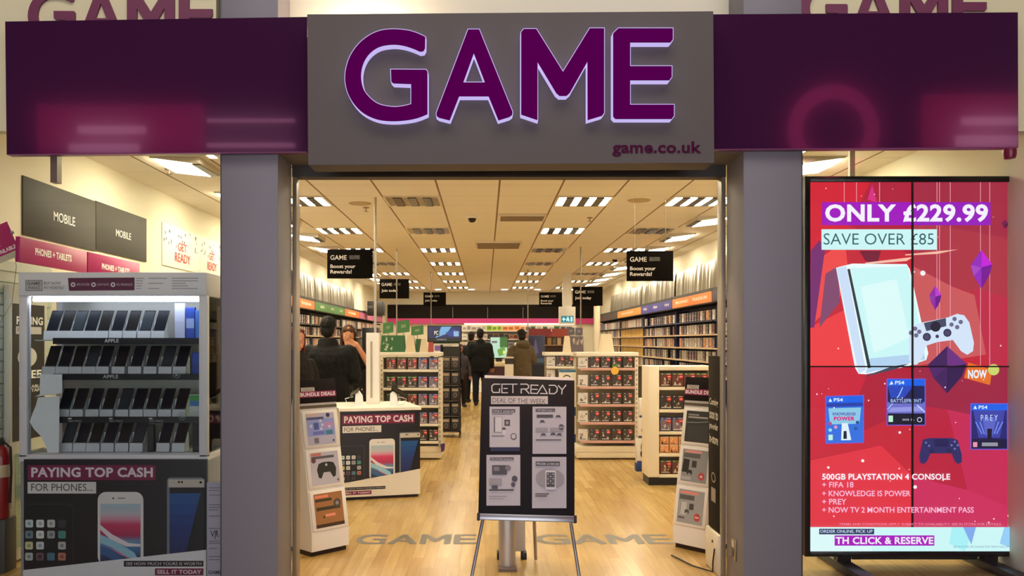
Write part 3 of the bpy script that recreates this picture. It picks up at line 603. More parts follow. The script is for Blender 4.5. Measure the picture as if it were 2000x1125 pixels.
    rc('e1', bk); e = V['e1']; b.text('SEE HOW MUCH YOURS IS WORTH', X(e[0]+.012), Y(e[1]+.012), X(e[2]-.012), Y(e[3]-.012), lt, 0); rc('e2', mg); e = V['e2']; b.text('SELL IT TODAY', X(e[0]+.012), Y(e[1]+.012), X(e[2]-.012), Y(e[3]-.012), lt, .03)
YP = YC-.02
b = MB(); A, B = P(46, 1126, YP), P(405, 897, YP); b.box(A.x, B.x, YP, YP+.016, A.z, B.z, mat((70, 70, 74), .4), .003)
h = MB(pix(YP)); h.v, h.f, h.mi, h.mats = b.v, b.f, b.mi, b.mats; phones_art(h, 47, 898, 404, 1125, True); h.build('poster_panel', ca)
# phones on their stands
SC = mat((20, 22, 28), .12); SB = mat((40, 40, 44), .5, 0, 0, 0, .25); ST = mat((206, 208, 212), .35); CARD = mat((234, 236, 238), .5)
def make_phone(c, dark):
    t = thing('display_phone', 'display phone on a grey stand', 'phone', c, 'display phones in the glass cabinet')
    h, w_ = .138, .07; O = Vector(c)+Vector((-.004, -.024, .056)); U = Vector((1, 0, 0)); V = Vector((.17, .24, .95)).normalized(); N = U.cross(V).normalized()*-1
    N = Vector((0, -.97, .245)).normalized(); q = Plane(O, U, V, N); b = MB(q)
    b.pbox(q, -w_/2, 0, w_/2, h, -.009, 0, SB, .003); b.k = .0003; b.rrect(-w_/2+.003, .008, w_/2-.003, h-.01, .004, mat(dark, .35, 0, 0, 0, .25)); b.build('handset', t)
    b = MB(); b.prism([(c[0]-.042, c[1]-.05, c[2]), (c[0]-.042, c[1]-.045, c[2]+.055), (c[0]-.042, c[1]-.012, c[2]+.056), (c[0]-.042, c[1]+.006, c[2]+.12), (c[0]-.042, c[1]+.03, c[2]+.12), (c[0]-.042, c[1]+.04, c[2])], (.08, 0, 0), ST); b.build('stand', t)
    b = MB(Plane((c[0]-.04, c[1]-.0505, c[2]+.005), (1, 0, 0), (0, .0045, .046))); b.k = .001; b.poly([(0, 0), (.08, 0), (.08, 1), (0, 1)], CARD); b.poly([(.042, .6), (.072, .6), (.072, .85), (.042, .85)], INK); b.poly([(.01, .2), (.06, .2), (.06, .3), (.01, .3)], mat((120, 124, 126), .5)); b.build('price_card', t)
    return t
pv = [make_phone((0, 20+i, 0), d) for i, d in enumerate(((22, 26, 34), (30, 28, 28), (52, 58, 64)))]
xs_row = [[103, 128, 153, 178, 203, 230, 257, 285, 312], [100, 126, 152, 178, 204, 235, 267, 297, 326, 354], [127, 154, 184, 212, 242, 270, 297, 325, 353], [133, 160, 186, 214, 242, 270, 322, 352]]
up_ = [False]*3; rn = ['top', 'second', 'third', 'lowest']; n = 0
for r, xs in enumerate(xs_row):
    for i, x in enumerate(xs):
        yb = rows[r][1]; c = P(x, yb, YC+.145); c.y = YC+.16; k = (i*2+r*3) % 5; k = 0 if k < 2 else (1 if k < 4 else 2)
        zz_ = P(0, rows[r][2]-6, YC+.1).z+.0095 if r < 3 else P(0, 887, YC).z
        lab = '%s phone from the left on the %s shelf of the glass cabinet' % (ORD[i], rn[r])
        c.z = zz_
        if not up_[k]: up_[k] = True; pv[k].location = c; pv[k]['label'] = lab
        else: copy_tree(pv[k], c, lab)
def card_box(name, x0, y0, x1, y1, Y, dep, cs, label, cat, text=None, tc=None):
    A, B = P(x0, y1, Y), P(x1, y0, Y); b = MB(); b.box(A.x, B.x, Y, Y+dep, A.z, B.z, mat(cs[0], .4), .002); h = MB(pix(Y)); h.v, h.f, h.mi, h.mats = b.v, b.f, b.mi, b.mats
    H = y1-y0; W = x1-x0
    for i, c in enumerate(cs[1:]): h.rect(x0+1, y0+H*(.05+.9*i/len(cs[1:])), x1-1, y0+H*(.05+.9*(i+1)/len(cs[1:])), mat(c, .4))
    if text: h.text(text, x0+W*.15, y0+H*.62, x0+W*.85, y0+H*.75, mat(tc or (230, 230, 235), .5), .02)
    return tag(h.build(name), label, cat)
def zrow(r): return P(0, rows[r][2]-6, YC+.1).z+.0095
for (x0, y0, x1, r, cs, nm, lab) in ((341, 592, 361, 0, ((196, 200, 226), (205, 208, 232), (190, 194, 224)), 'gift_card_box', 'pale lilac card box standing on the top shelf of the glass cabinet'),
    (363, 600, 380, 0, ((40, 70, 170), (50, 80, 180), (150, 170, 220), (50, 80, 180)), 'gift_card_box', 'patterned blue card box on the top shelf of the glass cabinet'), (381, 606, 393, 0, ((60, 110, 190), (70, 120, 200)), 'gift_card_box', 'lighter blue narrow box at the right end of the top shelf'),
    (375, 688, 396, 1, ((40, 70, 170), (46, 78, 180), (40, 66, 160)), 'gift_card_box', 'plain blue card box at the right end of the second shelf'),
    (370, 770, 396, 2, ((190, 194, 190), (70, 160, 80), (80, 130, 190), (200, 204, 200), (190, 194, 190)), 'gift_card_box', 'green, blue and grey card box at the right end of the third shelf'),
    (376, 826, 397, 3, ((22, 24, 34), (24, 28, 40), (22, 24, 34)), 'handset_box', 'tall black box at the right end of the lowest cabinet shelf'), (288, 830, 300, 3, ((40, 38, 38), (46, 44, 44)), 'handset_box', 'narrow black box between phones on the lowest cabinet shelf')):
    z0 = zrow(r) if r < 3 else P(0, 887, YC).z; Y = YC+.12; yb = CY+(EYE-z0)*F/Y
    card_box(nm, x0, y0, x1, yb, Y, .03, cs, lab, 'box')
# white sheets standing in for a bright patch at the left of the cabinet
for (pts, r, lab) in (([(78, 731), (121, 731), (121, 768), (67, 775), (78, 770)], 1, 'white sheet in place of a bright patch in the cabinet glass, upper of two'), ([(74, 776), (116, 774), (115, 884), (93, 884), (88, 868), (80, 852), (66, 838), (58, 824), (64, 806), (70, 792)], 2, 'long white sheet in place of a bright patch in the cabinet glass, lower of two')):
    t = MB(); Y = YC+.03; t.prism([P(x, min(y, 884), Y) for x, y in pts], (0, .003, 0), mat((250, 250, 252), .7)); tag(t.build('bright_patch_sheet'), lab, 'white sheet')
# ------------------------------------------------------------------ left wall: banners, shelf headers, slat wall, extinguisher
def lw(px, X): return (X)*F/(px-CX)
def wall_plane(X, pxa, pxb, zt, zb):
    Ya, Yb = X*F/(pxa-CX), X*F/(pxb-CX); return quad((X, Ya, zt), (X, Yb, zt), (X, Ya, zb)), Ya, Yb
FOIL = None
def banner(X, pxa, pxb, zt, zb, name, m, label, cat, fn=None, th=.012, grp=None):
    q, Ya, Yb = wall_plane(X, pxa, pxb, zt, zb); q.N = Vector((1 if X < 0 else -1, 0, 0)); b = MB(q); b.pbox(q, 0, 0, 1, 1, 0, th, m, .002); b.k = th+.0005
    if fn: fn(b)
    return tag(b.build(name), label, cat, grp)
SLATE = mat((70, 66, 61), .62, 0, 0, 0, .3); LTX = mat((245, 243, 238), .5)
banner(XL, 42, 184, 2.665+.0, 2.25, 'category_banner', SLATE, 'dark grey MOBILE banner on the left wall, nearer the window', 'banner', lambda b: b.text('MOBILE', .38, .45, .68, .62, LTX, .004))
banner(XL, 185, 284, 2.672, 2.26, 'category_banner', SLATE, 'dark grey MOBILE banner on the left wall, next to the snowy banner', 'banner', lambda b: b.text('MOBILE', .36, .45, .66, .6, LTX, .004))
PK = mat((172, 28, 98), .4)
banner(-2.95, 30, 162, 2.16, 2.0, 'shelf_header', PK, 'magenta header reading phones and tablets, nearer the window', 'shelf header', lambda b: b.text('PHONES + TABLETS', .2, .32, .74, .62, LTX, .035), .03)
banner(-2.95, 164, 266, 2.16, 2.0, 'shelf_header', PK, 'magenta header reading phones and tablets, further from the window', 'shelf header', lambda b: b.text('PHONES + TABLETS', .24, .4, .78, .68, LTX, .035), .03)
def snowy(b):
    r = random.Random(9)
    for k in range(26): x, y = r.uniform(.03, .97), r.uniform(.05, .5); b.poly([(x, y-.05), (x+.018, y), (x, y+.06), (x-.018, y)], mat(r.choice(((90, 92, 110), (150, 170, 190), (120, 120, 130))), .5))
    b.text('GET', .38, .36, .62, .56, mat((190, 44, 44), .5), .015); b.text('READY', .3, .62, .72, .84, mat((190, 44, 44), .5), .015)
WB = mat((226, 224, 216), .5)
banner(XL, 315, 388, 2.70, 2.27, 'season_banner', WB, 'white wavy banner with red lettering beside the dark banners', 'banner', snowy); banner(XL, 389, 432, 2.70, 2.27, 'season_banner', WB, 'white banner with red lettering partly behind the left pillar', 'banner', snowy)
# slat wall behind the cabinet
b = MB()
b.box(XL+.002, XL+.03, 5.3, 6.25, 0.05, 1.98, mat((196, 204, 190), .45))
for i in range(26): z = .1+i*.075; b.box(XL+.03, XL+.042, 5.3, 6.25, z, z+.066, mat((202, 210, 196), .45))
tag(b.build('slatted_panel'), 'pale green slatted wall panel along the left wall behind the cabinet', 'slat wall')
b = MB(); b.box(XL+.002, XL+.35, 6.4, 9.9, .12, .16, WHITE)
for z in (.55, .9, 1.2, 1.5): b.box(XL+.002, XL+.33, 6.4, 9.9, z, z+.02, WHITE)
tag(b.build('long_shelf'), 'white wall shelves on the left wall beyond the phone cabinet', 'shelf')
rs = random.Random(21); cc = [(200, 190, 170), (150, 140, 130), (200, 120, 60), (60, 60, 62), (190, 195, 190), (120, 130, 120)]
n = 0
for zi, z in enumerate((.57, .92, 1.22, 1.52)):
    for k in range(9):
        y = 6.5+k*.36; c = cc[(k+zi*2) % 6]; b = MB(); b.box(XL+.2, XL+.32, y, y+.2, z+.002, z+.2, mat(c, .35), .004); b.box(XL+.32, XL+.323, y+.02, y+.18, z+.02, z+.12, mat(cc[(k+zi+3) % 6], .4))
        tag(b.build('accessory_pack'), '%s accessory pack from the window on the %s of the left white wall shelves' % (ORD[k], ['lowest', 'second lowest', 'second highest', 'highest'][zi]), 'accessory pack', 'accessory packs on the left wall shelves'); n += 1
# dark notice board behind the cabinet, mirror, extinguisher
XB = XL+.055
def nb(px): return XB*F/(px-CX)
t = thing('notice_board', 'tall board in a pale frame with black poster behind the phone cabinet', 'board', (XB, nb(45), 0))
b = MB(); b.box(XB-.008, XB+.03, nb(9), nb(84), .02, 1.88, mat((196, 194, 178), .5), .005).build('frame', t)
def bface(pa, pb, y0, y1):
    k = (nb(pa)+nb(pb))/2/F; q = quad((XB+.031, nb(pa), EYE+(CY-y0)*k), (XB+.031, nb(pb), EYE+(CY-y0)*k), (XB+.031, nb(pa), EYE+(CY-y1)*k)); q.N = Vector((1, 0, 0)); return MB(q)
h = bface(15, 78, 595, 857); h.rect(0, 0, 1, 1, mat((38, 35, 33), .5))
h.text('PAYING', .12, .09, .95, .15, LTX, .03); h.rect(.1, .165, .9, .22, mat((205, 200, 196), .6)); h.text('PAY', .15, .175, .4, .21, INK, 0)
h.disc(.45, .39, .3, mat((214, 210, 204), .6), .075); h.text('FREE', .2, .49, .9, .55, LTX, .03); h.text('AVAILABLE', .18, .6, .9, .623, LTX, .01); h.text('ASK STAFF', .18, .63, .9, .653, LTX, .01); h.build('poster', t)
h = bface(20, 78, 880, 1060); h.rect(0, 0, 1, 1, mat((150, 172, 160), .08, .5))
for i in range(6): h.rect(.05, .1+.14*i, .95, .105+.14*i, mat((110, 130, 120), .3))
h.build('mirror', t)
Ye = 5.5; c = P(4, 1010, Ye); zb = P(0, 1012, Ye).z
RED = mat((150, 18, 20), .3)
t = thing('fire_extinguisher', 'red fire extinguisher at the left edge behind the window', 'fire extinguisher', (c.x, Ye, zb))
MB().lathe((c.x, Ye, zb), [(.04, 0), (.046, .012), (.046, .40), (.036, .45), (.014, .475)], RED, 24).build('cylinder', t); MB().lathe((c.x, Ye, zb+.475), [(.014, 0), (.018, .03), (.006, .05)], BLACK, 12).build('valve', t)
b = MB(); b.lathe((c.x, Ye, zb+.27), [(.0465, 0), (.0465, .08)], mat((205, 180, 140), .5), 24); b.build('band', t)
b = MB(); b.tube([(c.x+.01, Ye, zb+.5), (c.x+.055, Ye, zb+.46), (c.x+.06, Ye, zb+.3), (c.x+.052, Ye, zb+.1)], .008, BLACK); b.build('hose', t)
b = MB(); b.box(c.x-.03, c.x+.03, Ye+.046, Ye+.06, zb+.05, zb+.3, STEEL).build('bracket', t)
b = MB(); b.box(c.x-.04, c.x+.04, Ye-.04, Ye+.10, 0, zb-.002, mat((70, 66, 62), .5), .006); tag(b.build('pedestal'), 'grey floor pedestal holding the fire extinguisher', 'pedestal')
# tilted magenta ticket hanging at the left edge, with its wire
Yt = 5.4
t = thing('hanging_ticket', 'tilted magenta ticket sign at the left edge of the window', 'sign', P(10, 520, Yt))
pl = Plane(P(0, 470, Yt), (Yt/F*.9, 0, Yt/F*.38), (Yt/F*.38, 0, -Yt/F*.9), (0, -1, 0)); b = MB(pl); b.pbox(pl, -26, -30, 28, 42, -.006, 0, mat((196, 186, 160), .5)); b.k = .0005
b.rect(-26, -30, 28, 30, PK); b.text('AVAILABLE', -22, 18, 25, 26, LTX, .02); b.text('NOW', -22, 2, -2, 12, LTX, .02); b.build('card', t)
b = MB(); b.tube([P(23, 458, Yt), P(32, 520, Yt+.02), P(24, 590, Yt+.04), P(-6, 640, Yt+.05)], .0022, mat((150, 148, 135), .4), 6).build('wire', t)
b = MB(); b.ball(P(24, 454, Yt), .012, STEEL).build('clip', t)
# window sticker between cabinet and pillar
YW = 5.045
b = MB(); A, B = P(404, 1126, YW), P(433, 942, YW); b.box(A.x, B.x, YW, YW+.002, A.z, B.z, mat((136, 136, 146), .5)); h = MB(pix(YW)); h.v, h.f, h.mi, h.mats = b.v, b.f, b.mi, b.mats
TX = mat((92, 92, 102), .5)
for y, x1 in ((952, 430), (957, 428), (966, 431), (985, 430), (990, 431), (995, 427), (1007, 430), (1031, 430), (1056, 428), (1060, 430), (1070, 424), (1086, 431), (1092, 429)): h.rect(408, y, x1, y+1.6, TX)
h.text('VR', 411, 1036, 428, 1049, mat((60, 60, 70), .5), .02); h.line([(424, 1036), (420, 1052)], 2, mat((60, 60, 70), .5)); h.text('GAME', 407, 1114, 433, 1121, mat((50, 50, 60), .5), .02)
tag(h.build('window_notice'), 'narrow grey printed notice stuck low on the left window beside the pillar', 'window sticker')
# wall bracket seen at the right window
tag(MB().box(P(1660, 0, 6.2).x, P(1670, 0, 6.2).x, 6.2, 6.23, P(0, 360, 6.2).z, HC, mat((190, 184, 165), .5)).build('ceiling_bracket'), 'short pale bracket hanging from the ceiling above the video wall', 'bracket')
# ------------------------------------------------------------------ people
def cloth(c, r=.85): return mat(c, r, 0, 0, 0, .25, .5, 30)
def fuse(b, name, m, parent, voxel=.009, smooth=4, disp=0.0, dscale=.12):
    me = bpy.data.meshes.new('draft'); me.from_pydata([tuple(v) for v in b.v], [], b.f); me.update()
    o = bpy.data.objects.new('draft', me); col.objects.link(o)
    r = o.modifiers.new('r', 'REMESH'); r.mode = 'VOXEL'; r.voxel_size = voxel
    s = o.modifiers.new('s', 'SMOOTH'); s.iterations = smooth; s.factor = .5
    if disp:
        tx = bpy.data.textures.new('folds', 'CLOUDS'); tx.noise_scale = dscale; d = o.modifiers.new('d', 'DISPLACE'); d.texture = tx; d.strength = disp; d.mid_level = .5; d.texture_coords = 'GLOBAL'
    ev = o.evaluated_get(bpy.context.evaluated_depsgraph_get()); m2 = bpy.data.meshes.new_from_object(ev)
    bpy.data.objects.remove(o); bpy.data.meshes.remove(me)
    q = MB(); q.add([v.co for v in m2.vertices], [tuple(p.vertices) for p in m2.polygons], m); bpy.data.meshes.remove(m2)
    return q.build(name, parent, 80)
def limb(b, pts, rs):
    m = BLACK
    for p, r in zip(pts, rs): b.ball(p, r, m, 12, 8)
    for i in range(len(pts)-1): b.tube([pts[i], pts[i+1]], [rs[i], rs[i+1]], m, 12)
def rings(b, lv):                                              # stack of ellipses (z, rx, ry, y, x)
    vs = []; fs = []; n = 20
    for z, rx, ry, *o in lv:
        oy = o[0] if o else 0; ox = o[1] if len(o) > 1 else 0
        for j in range(n): a = 2*PI*j/n; vs.append(Vector((ox+rx*math.cos(a), oy+ry*math.sin(a), z)))
    for i in range(len(lv)-1):
        for j in range(n): k = (j+1) % n; fs.append((i*n+j, i*n+k, i*n+n+k, i*n+n+j))
    fs.append(tuple(range(n-1, -1, -1))); fs.append(tuple(range(len(vs)-n, len(vs)))); b.add(vs, fs, BLACK)
def hand(b, w_, d, side, curl=.5):
    d = Vector(d).normalized(); s_ = d.cross(Vector((0, 1, 0))); s_ = (s_ if s_.length > .1 else d.cross(Vector((1, 0, 0)))).normalized(); n_ = d.cross(s_).normalized(); w_ = Vector(w_)
    for k in range(4):
        limb(b, [w_+s_*(k-1.5)*.012, w_+d*.085+s_*(k-1.5)*.02], [.016, .012])
        L = (.062, .072, .067, .052)[k]; p = w_+d*.085+s_*(k-1.5)*.02; q = p+(d*math.cos(curl*.6)+n_*math.sin(curl*.6))*L*.5; r = q+(d*math.cos(curl*1.5)+n_*math.sin(curl*1.5))*L*.5
        limb(b, [p, q, r], [.0105, .0095, .008])
    limb(b, [w_+d*.02-s_*.02, w_+d*.055-s_*.045+n_*.01, w_+d*.085-s_*.05+n_*.02], [.016, .012, .009])
def person(px, Y, htop, rz, label, arms, skin, hair, jacket, trousers, bulk=1.0, hood=False, long_hair=False, short_sleeve=False, coat_len=.78, tilt=0.0, collar=1.0, group=None, base_z=0.0):
    s = htop/1.77; loc = Vector(((px-CX)*Y/F, Y, base_z)); M = Matrix.Translation(loc) @ Matrix.Rotation(rz, 4, 'Z') @ Matrix.Scale(s, 4)
    t = thing('person', label, 'person', loc, group)
    def go(b, *a, **k):
        b.v = [M @ v for v in b.v]; return fuse(b, *a, **k)
    HM = Matrix.Translation((0, .01, 1.5)) @ Matrix.Rotation(tilt, 4, 'X') @ Matrix.Translation((0, -.01, -1.5))
    b = MB()
    rings(b, [(.86, .12, .09), (.95, .155, .11), (1.08, .135, .095), (1.25, .16, .11), (1.38, .165, .105), (1.44, .11, .08), (1.48, .06, .06, .01)])
    limb(b, [(0, .012, 1.42), (0, .005, 1.56)], [.058, .055])
    for sd, key in ((-1, 'r'), (1, 'l')):
        el, wr = Vector(arms[key][0]), Vector(arms[key][1]); sh = Vector((sd*.165, .01, 1.37))
        limb(b, [sh, (sh+el)/2, el, (el*.6+wr*.4), wr], [.052, .05, .042, .04, .028]); hand(b, wr, arms[key][2] if len(arms[key]) > 2 else wr-el, sd)
        limb(b, [(sd*.09, 0, .93), (sd*.1, -.012, .72), (sd*.1, -.015, .5), (sd*.1, .01, .34), (sd*.1, .02, .09)], [.095, .08, .056, .056, .04])
        limb(b, [(sd*.1, .03, .04), (sd*.105, -.14, .03)], [.035, .03])
    hb = MB()
    rings(hb, [(1.545, .035, .04, -.045), (1.56, .052, .07, -.03), (1.60, .066, .086, -.015), (1.65, .073, .095, -.005), (1.70, .074, .096, 0), (1.74, .062, .08, .004), (1.765, .03, .045, .005)])
    hb.ball((0, -.106, 1.635), (.012, .018, .016), BLACK, 10, 8); hb.tube([(0, -.094, 1.675), (0, -.108, 1.64)], [.008, .012], BLACK, 8); hb.tube([(-.03, -.092, 1.682), (.03, -.092, 1.682)], .009, BLACK, 8)
    hb.ball((0, -.088, 1.603), (.022, .012, .008), BLACK, 10, 6); hb.ball((0, -.085, 1.565), (.02, .016, .014), BLACK, 10, 6)
    for sd in (-1, 1): hb.ball((sd*.076, .005, 1.645), (.01, .02, .032), BLACK, 8, 6)
    hb.v = [HM @ v for v in hb.v]; b.add(hb.v, hb.f, BLACK)
    go(b, 'body', mat(skin, .55, 0, 0, 0, .4), t, voxel=.0085*s, smooth=3)
    e = MB()
    for sd in (-1, 1): e.ball((sd*.03, -.088, 1.658), (.011, .008, .007), mat((225, 220, 215), .3), 10, 6); e.ball((sd*.03, -.0945, 1.658), (.005, .003, .005), mat((35, 22, 16), .2), 8, 6)
    e.tube([(-.02, -.098, 1.602), (0, -.1005, 1.6025), (.02, -.098, 1.602)], .003, mat((140, 70, 62), .5), 6)
    e.v = [M @ HM @ v for v in e.v]; e.build('eyes_and_lips', t)
    h = MB(); h.ball((0, .016, 1.685), (.086, .1, .096), BLACK, 20, 14); h.ball((0, .05, 1.62), (.076, .06, .08), BLACK, 16, 10); h.tube([(-.06, -.06, 1.72), (.06, -.06, 1.72)], .03, BLACK, 10)
    if long_hair: rings(h, [(1.44, .07, .045, .07), (1.55, .09, .06, .06), (1.66, .088, .08, .03)]); limb(h, [(-.078, -.02, 1.69), (-.085, .0, 1.5)], [.022, .018]); limb(h, [(.078, -.02, 1.69), (.085, .0, 1.5)], [.022, .018])
    h.v = [HM @ v for v in h.v]; go(h, 'hair', cloth(hair, .7), t, voxel=.01, smooth=3, disp=.012, dscale=.025)
    k = bulk; b = MB()
    rings(b, [(coat_len, .17*k, .125*k), (.98, .175*k, .13*k), (1.12, .165*k, .125*k), (1.28, .19*k, .135*k), (1.36, .185*k, .125*k), (1.42, .145*k, .1*k), (1.47, .09, .085, .01)])
    for sd, key in ((-1, 'r'), (1, 'l')):
        el, wr = Vector(arms[key][0]), Vector(arms[key][1]); sh = Vector((sd*.165*(.4+.6*k), .01, 1.365))
        if short_sleeve: limb(b, [sh, sh+(el-sh)*.55], [.078, .07])
        else: limb(b, [sh, (sh+el)/2, el, (el+wr)/2, el+(wr-el)*.95], [.07*k, .066*k, .06*k, .054*k, .044*k])
    if hood: b.ball((0, .1, 1.46), (.15, .09, .1), BLACK, 16, 10); b.lathe((0, .03, 1.43), [(.1, 0), (.11, .05), (.09, .08)], BLACK, 16)
    else: b.lathe((0, .02, 1.42), [(.11*collar, 0), (.092*collar, .08*collar), (.078*collar, .105*collar)], BLACK, 16)
    go(b, 'shirt' if short_sleeve else 'jacket', cloth(jacket), t, voxel=.012, smooth=3, disp=.03, dscale=.13)
    b = MB(); rings(b, [(.84, .16, .12), (.95, .165, .122), (1.02, .155, .115)])
    for sd in (-1, 1): limb(b, [(sd*.09, 0, .9), (sd*.1, -.01, .7), (sd*.1, -.012, .5), (sd*.1, .012, .3), (sd*.1, .02, .1)], [.11, .094, .078, .07, .062])
    go(b, 'trousers', cloth(trousers), t, voxel=.013, smooth=3, disp=.018, dscale=.1)
    for sd in (-1, 1):
        b = MB(); limb(b, [(sd*.1, .035, .055), (sd*.103, -.06, .05), (sd*.106, -.17, .042)], [.052, .048, .042]); b.v = [Vector((v.x, v.y, max(v.z, .0))) for v in b.v]
        go(b, 'shoe', mat((28, 26, 26), .5), t, voxel=.01, smooth=2)
    return t
DOWN = {'l': [(.25, .02, 1.13), (.27, -.06, .88)], 'r': [(-.25, .02, 1.13), (-.27, -.06, .88)]}
FWD = {'l': [(.27, .0, 1.14), (.17, -.22, 1.1)], 'r': [(-.27, .0, 1.14), (-.17, -.22, 1.1)]}
person(642, 9.15, 1.77, PI-.12, 'heavyset person in a black jacket seen from behind beyond the phone counter', FWD, (150, 105, 85), (20, 16, 15), (17, 16, 16), (24, 24, 28), bulk=1.5, collar=1.12)
person(681, 10.2, 1.70, .1, 'person in a black short-sleeved top holding a hand up to the face', {'l': [(.30, -.06, 1.19), (.11, -.175, 1.525), (-.95, .1, .08)], 'r': DOWN['r']}, (196, 136, 104), (74, 46, 32), (20, 19, 20), (26, 26, 30), short_sleeve=True, long_hair=True, tilt=.22)
person(579, 8.3, 1.64, .7, 'person with auburn hair and dark coat at the left door jamb', DOWN, (190, 130, 105), (92, 40, 26), (26, 20, 20), (24, 24, 26), long_hair=True, coat_len=.6)
person(938, 19.9, 1.80, PI, 'person in a bulky black jacket with hands down, back turned, far down the aisle', DOWN, (160, 115, 92), (22, 17, 15), (15, 15, 16), (26, 30, 42), bulk=1.3)
person(921, 20.7, 1.74, PI-.3, 'dark-haired person in dark clothes, half hidden left of the bulky black jacket', FWD, (160, 110, 90), (30, 20, 16), (24, 20, 22), (24, 24, 28), bulk=1.1)
person(899, 19.4, 1.44, .3, 'shorter person in grey and dark clothes further left of the far group', DOWN, (150, 96, 74), (70, 34, 24), (60, 54, 60), (36, 22, 22))
person(1018, 16.6, 1.74, PI+.35, 'person in an olive brown hooded coat with back turned, right of the aisle', FWD, (165, 118, 92), (22, 18, 16), (88, 74, 52), (30, 28, 30), bulk=1.25, hood=True, coat_len=.6)
# ------------------------------------------------------------------ easel in the doorway
e0, e1, eb = P(941, 738, 5.46), P(1122, 743, 5.46), P(934, 1003, 5.25)
ez = thing('easel', 'black deal of the week notice board on a silver tripod easel in the doorway', 'easel', (.25, 5.3, 0))
q = quad(e0, e1, eb); q.N = q.V.cross(q.U).normalized()
if q.N.y > 0: q.N = -q.N
def euv(x, y): v = (y-738-.028*(x-941))/265; return ((x-(941-7*v))/(181+7*v), v)
BRD = mat((26, 19, 24), .6, 0, 0, 0, .2)
b = MB(q); b.pbox(q, 0, 0, 1, 1, -.012, 0, BRD, .002); b.k = .0008
ES = mat((196, 188, 190), .5)
def estroke(l, wd=.012): b.line([euv(900+x/5.358, 720+y/5.358) for x, y in l], wd, ES)
for l in ([(410,165),(345,165),(325,185),(325,235),(340,255),(405,255),(405,215)], [(495,165),(430,165),(430,258),(490,258)], [(450,212),(488,212)], [(490,165),(590,165)], [(545,165),(545,258)], [(625,165),(690,165),(710,180),(708,205),(690,218),(632,218),(632,262)], [(672,218),(714,266)],
          [(810,178),(735,174),(732,264),(800,266)], [(745,220),(800,222)], [(800,266),(855,176),(905,268),(832,266)], [(925,178),(985,178),(1010,205),(1005,245),(980,268),(928,268),(928,212)], [(1020,180),(1060,226),(1100,176)], [(1060,226),(1056,272)]): estroke(l)
def erect(x0, y0, x1, y1, m): b.poly([euv(x0, y0), euv(x1, y0), euv(x1, y1), euv(x0, y1)], m)
def etext(t, x0, y0, x1, y1, m, bo=0): u0, v0 = euv(x0, y0); u1, v1 = euv(x1, y1-.028*(x1-x0)*0); b.text(t, u0, v0, u1, euv(x0, y1)[1], m, bo)
erect(959, 775, 1070, 791, mat((188, 176, 174), .5)); etext('DEAL OF THE WEEK', 962, 778, 1066, 788, mat((92, 78, 80), .5))
erect(958, 874, 1015, 884, mat((28, 22, 60), .4))
SH = mat((182, 174, 182), .5); G1 = mat((70, 64, 70), .5); G2 = mat((120, 112, 118), .5); G3 = mat((150, 142, 148), .5)
erect(956, 796, 1015, 876, SH); erect(1040, 796, 1106, 889, SH); erect(950, 891, 1016, 988, SH); erect(1039, 895, 1106, 993, SH)
# sheet 1: console, controller
erect(961, 801, 1006, 808, G1); etext('ONLY £229.99', 963, 802.5, 1004, 806.5, SH, .02); erect(961, 809, 1001, 812, G2); erect(964, 816, 981, 848, G3); erect(965, 817, 966.5, 847, G1); erect(967, 817, 980, 846, mat((196, 190, 196), .5)); erect(985, 822, 996, 834, G1); erect(988, 825, 993, 831, G3)
b.disc(*euv(984, 841), .022, G1, .014); erect(981, 842, 988, 852, mat((196, 190, 196), .5)); erect(960, 853, 984, 855, G2); b.disc(*euv(1003, 855), .032, G1, .024); b.disc(*euv(1003, 855), .024, SH, .018)
# sheet 2
erect(1046, 800, 1084, 806, G1); etext('THE XBOX ONE X', 1048, 801.5, 1082, 804.5, SH, .02); erect(1048, 812, 1080, 818, G1)
for x, y in ((1090, 816), (1059, 826), (1080, 851), (1061, 852), (1092, 852)): b.poly([euv(x-6, y+3), euv(x-3, y-3), euv(x+3, y-3), euv(x+6, y+3), euv(x+3, y+1), euv(x-3, y+1)], G1)
erect(1046, 838, 1070, 846, G3); erect(1074, 838, 1100, 846, G3); b.disc(*euv(1096, 837), .03, G1, .022); erect(1046, 861, 1096, 863, G1); etext('DEAL', 1090, 835, 1102, 839, SH, .02)
# sheet 3
erect(957, 896, 1003, 901, G1); etext('PRE-OWNED BUNDLES', 959, 897, 1001, 900, SH, .02); erect(961, 911, 990, 929, G1); erect(964, 914, 975, 922, G2); b.disc(*euv(992, 916), .03, G2, .02); erect(955, 936, 980, 948, G3); erect(960, 950, 972, 956, G1); b.disc(*euv(1005, 937), .03, G1, .022); b.disc(*euv(1002, 948), .022, G1, .016); erect(955, 957, 1003, 960, G1)
erect(955, 970, 990, 971, G2); erect(955, 974, 985, 975, G3)
# sheet 4
erect(1046, 904, 1093, 912, G1); etext('FROM £199.99', 1048, 906, 1091, 910.5, SH, .03); b.disc(*euv(1074, 936), .15, G3, .07); erect(1065, 921, 1085, 958, mat((205, 198, 204), .5)); erect(1067, 925, 1083, 953, G1)
for i in range(5):
    for j in range(3): erect(1068.5+j*5, 927+i*4.5, 1071.5+j*5, 929.5+i*4.5, (SH, G2)[(i+j) % 2])
erect(1045, 965, 1072, 967, G1); erect(1045, 969, 1068, 971, G1)
b.build('board', ez)
b = MB(q); b.pbox(q, .03, -.025, .985, .05, -.03, -.014, mat((214, 202, 200), .5), .002); b.build('backing_board', ez)
b = MB(q); b.pbox(q, -.005, 1.0, 1.01, 1.045, -.02, .03, STEEL, .004); b.build('ledge', ez)
for u in (0, 1): b = MB(q); b.pbox(q, u-.012, .995, u+.018, 1.05, -.022, .034, BLACK, .004); b.build('end_cap', ez)
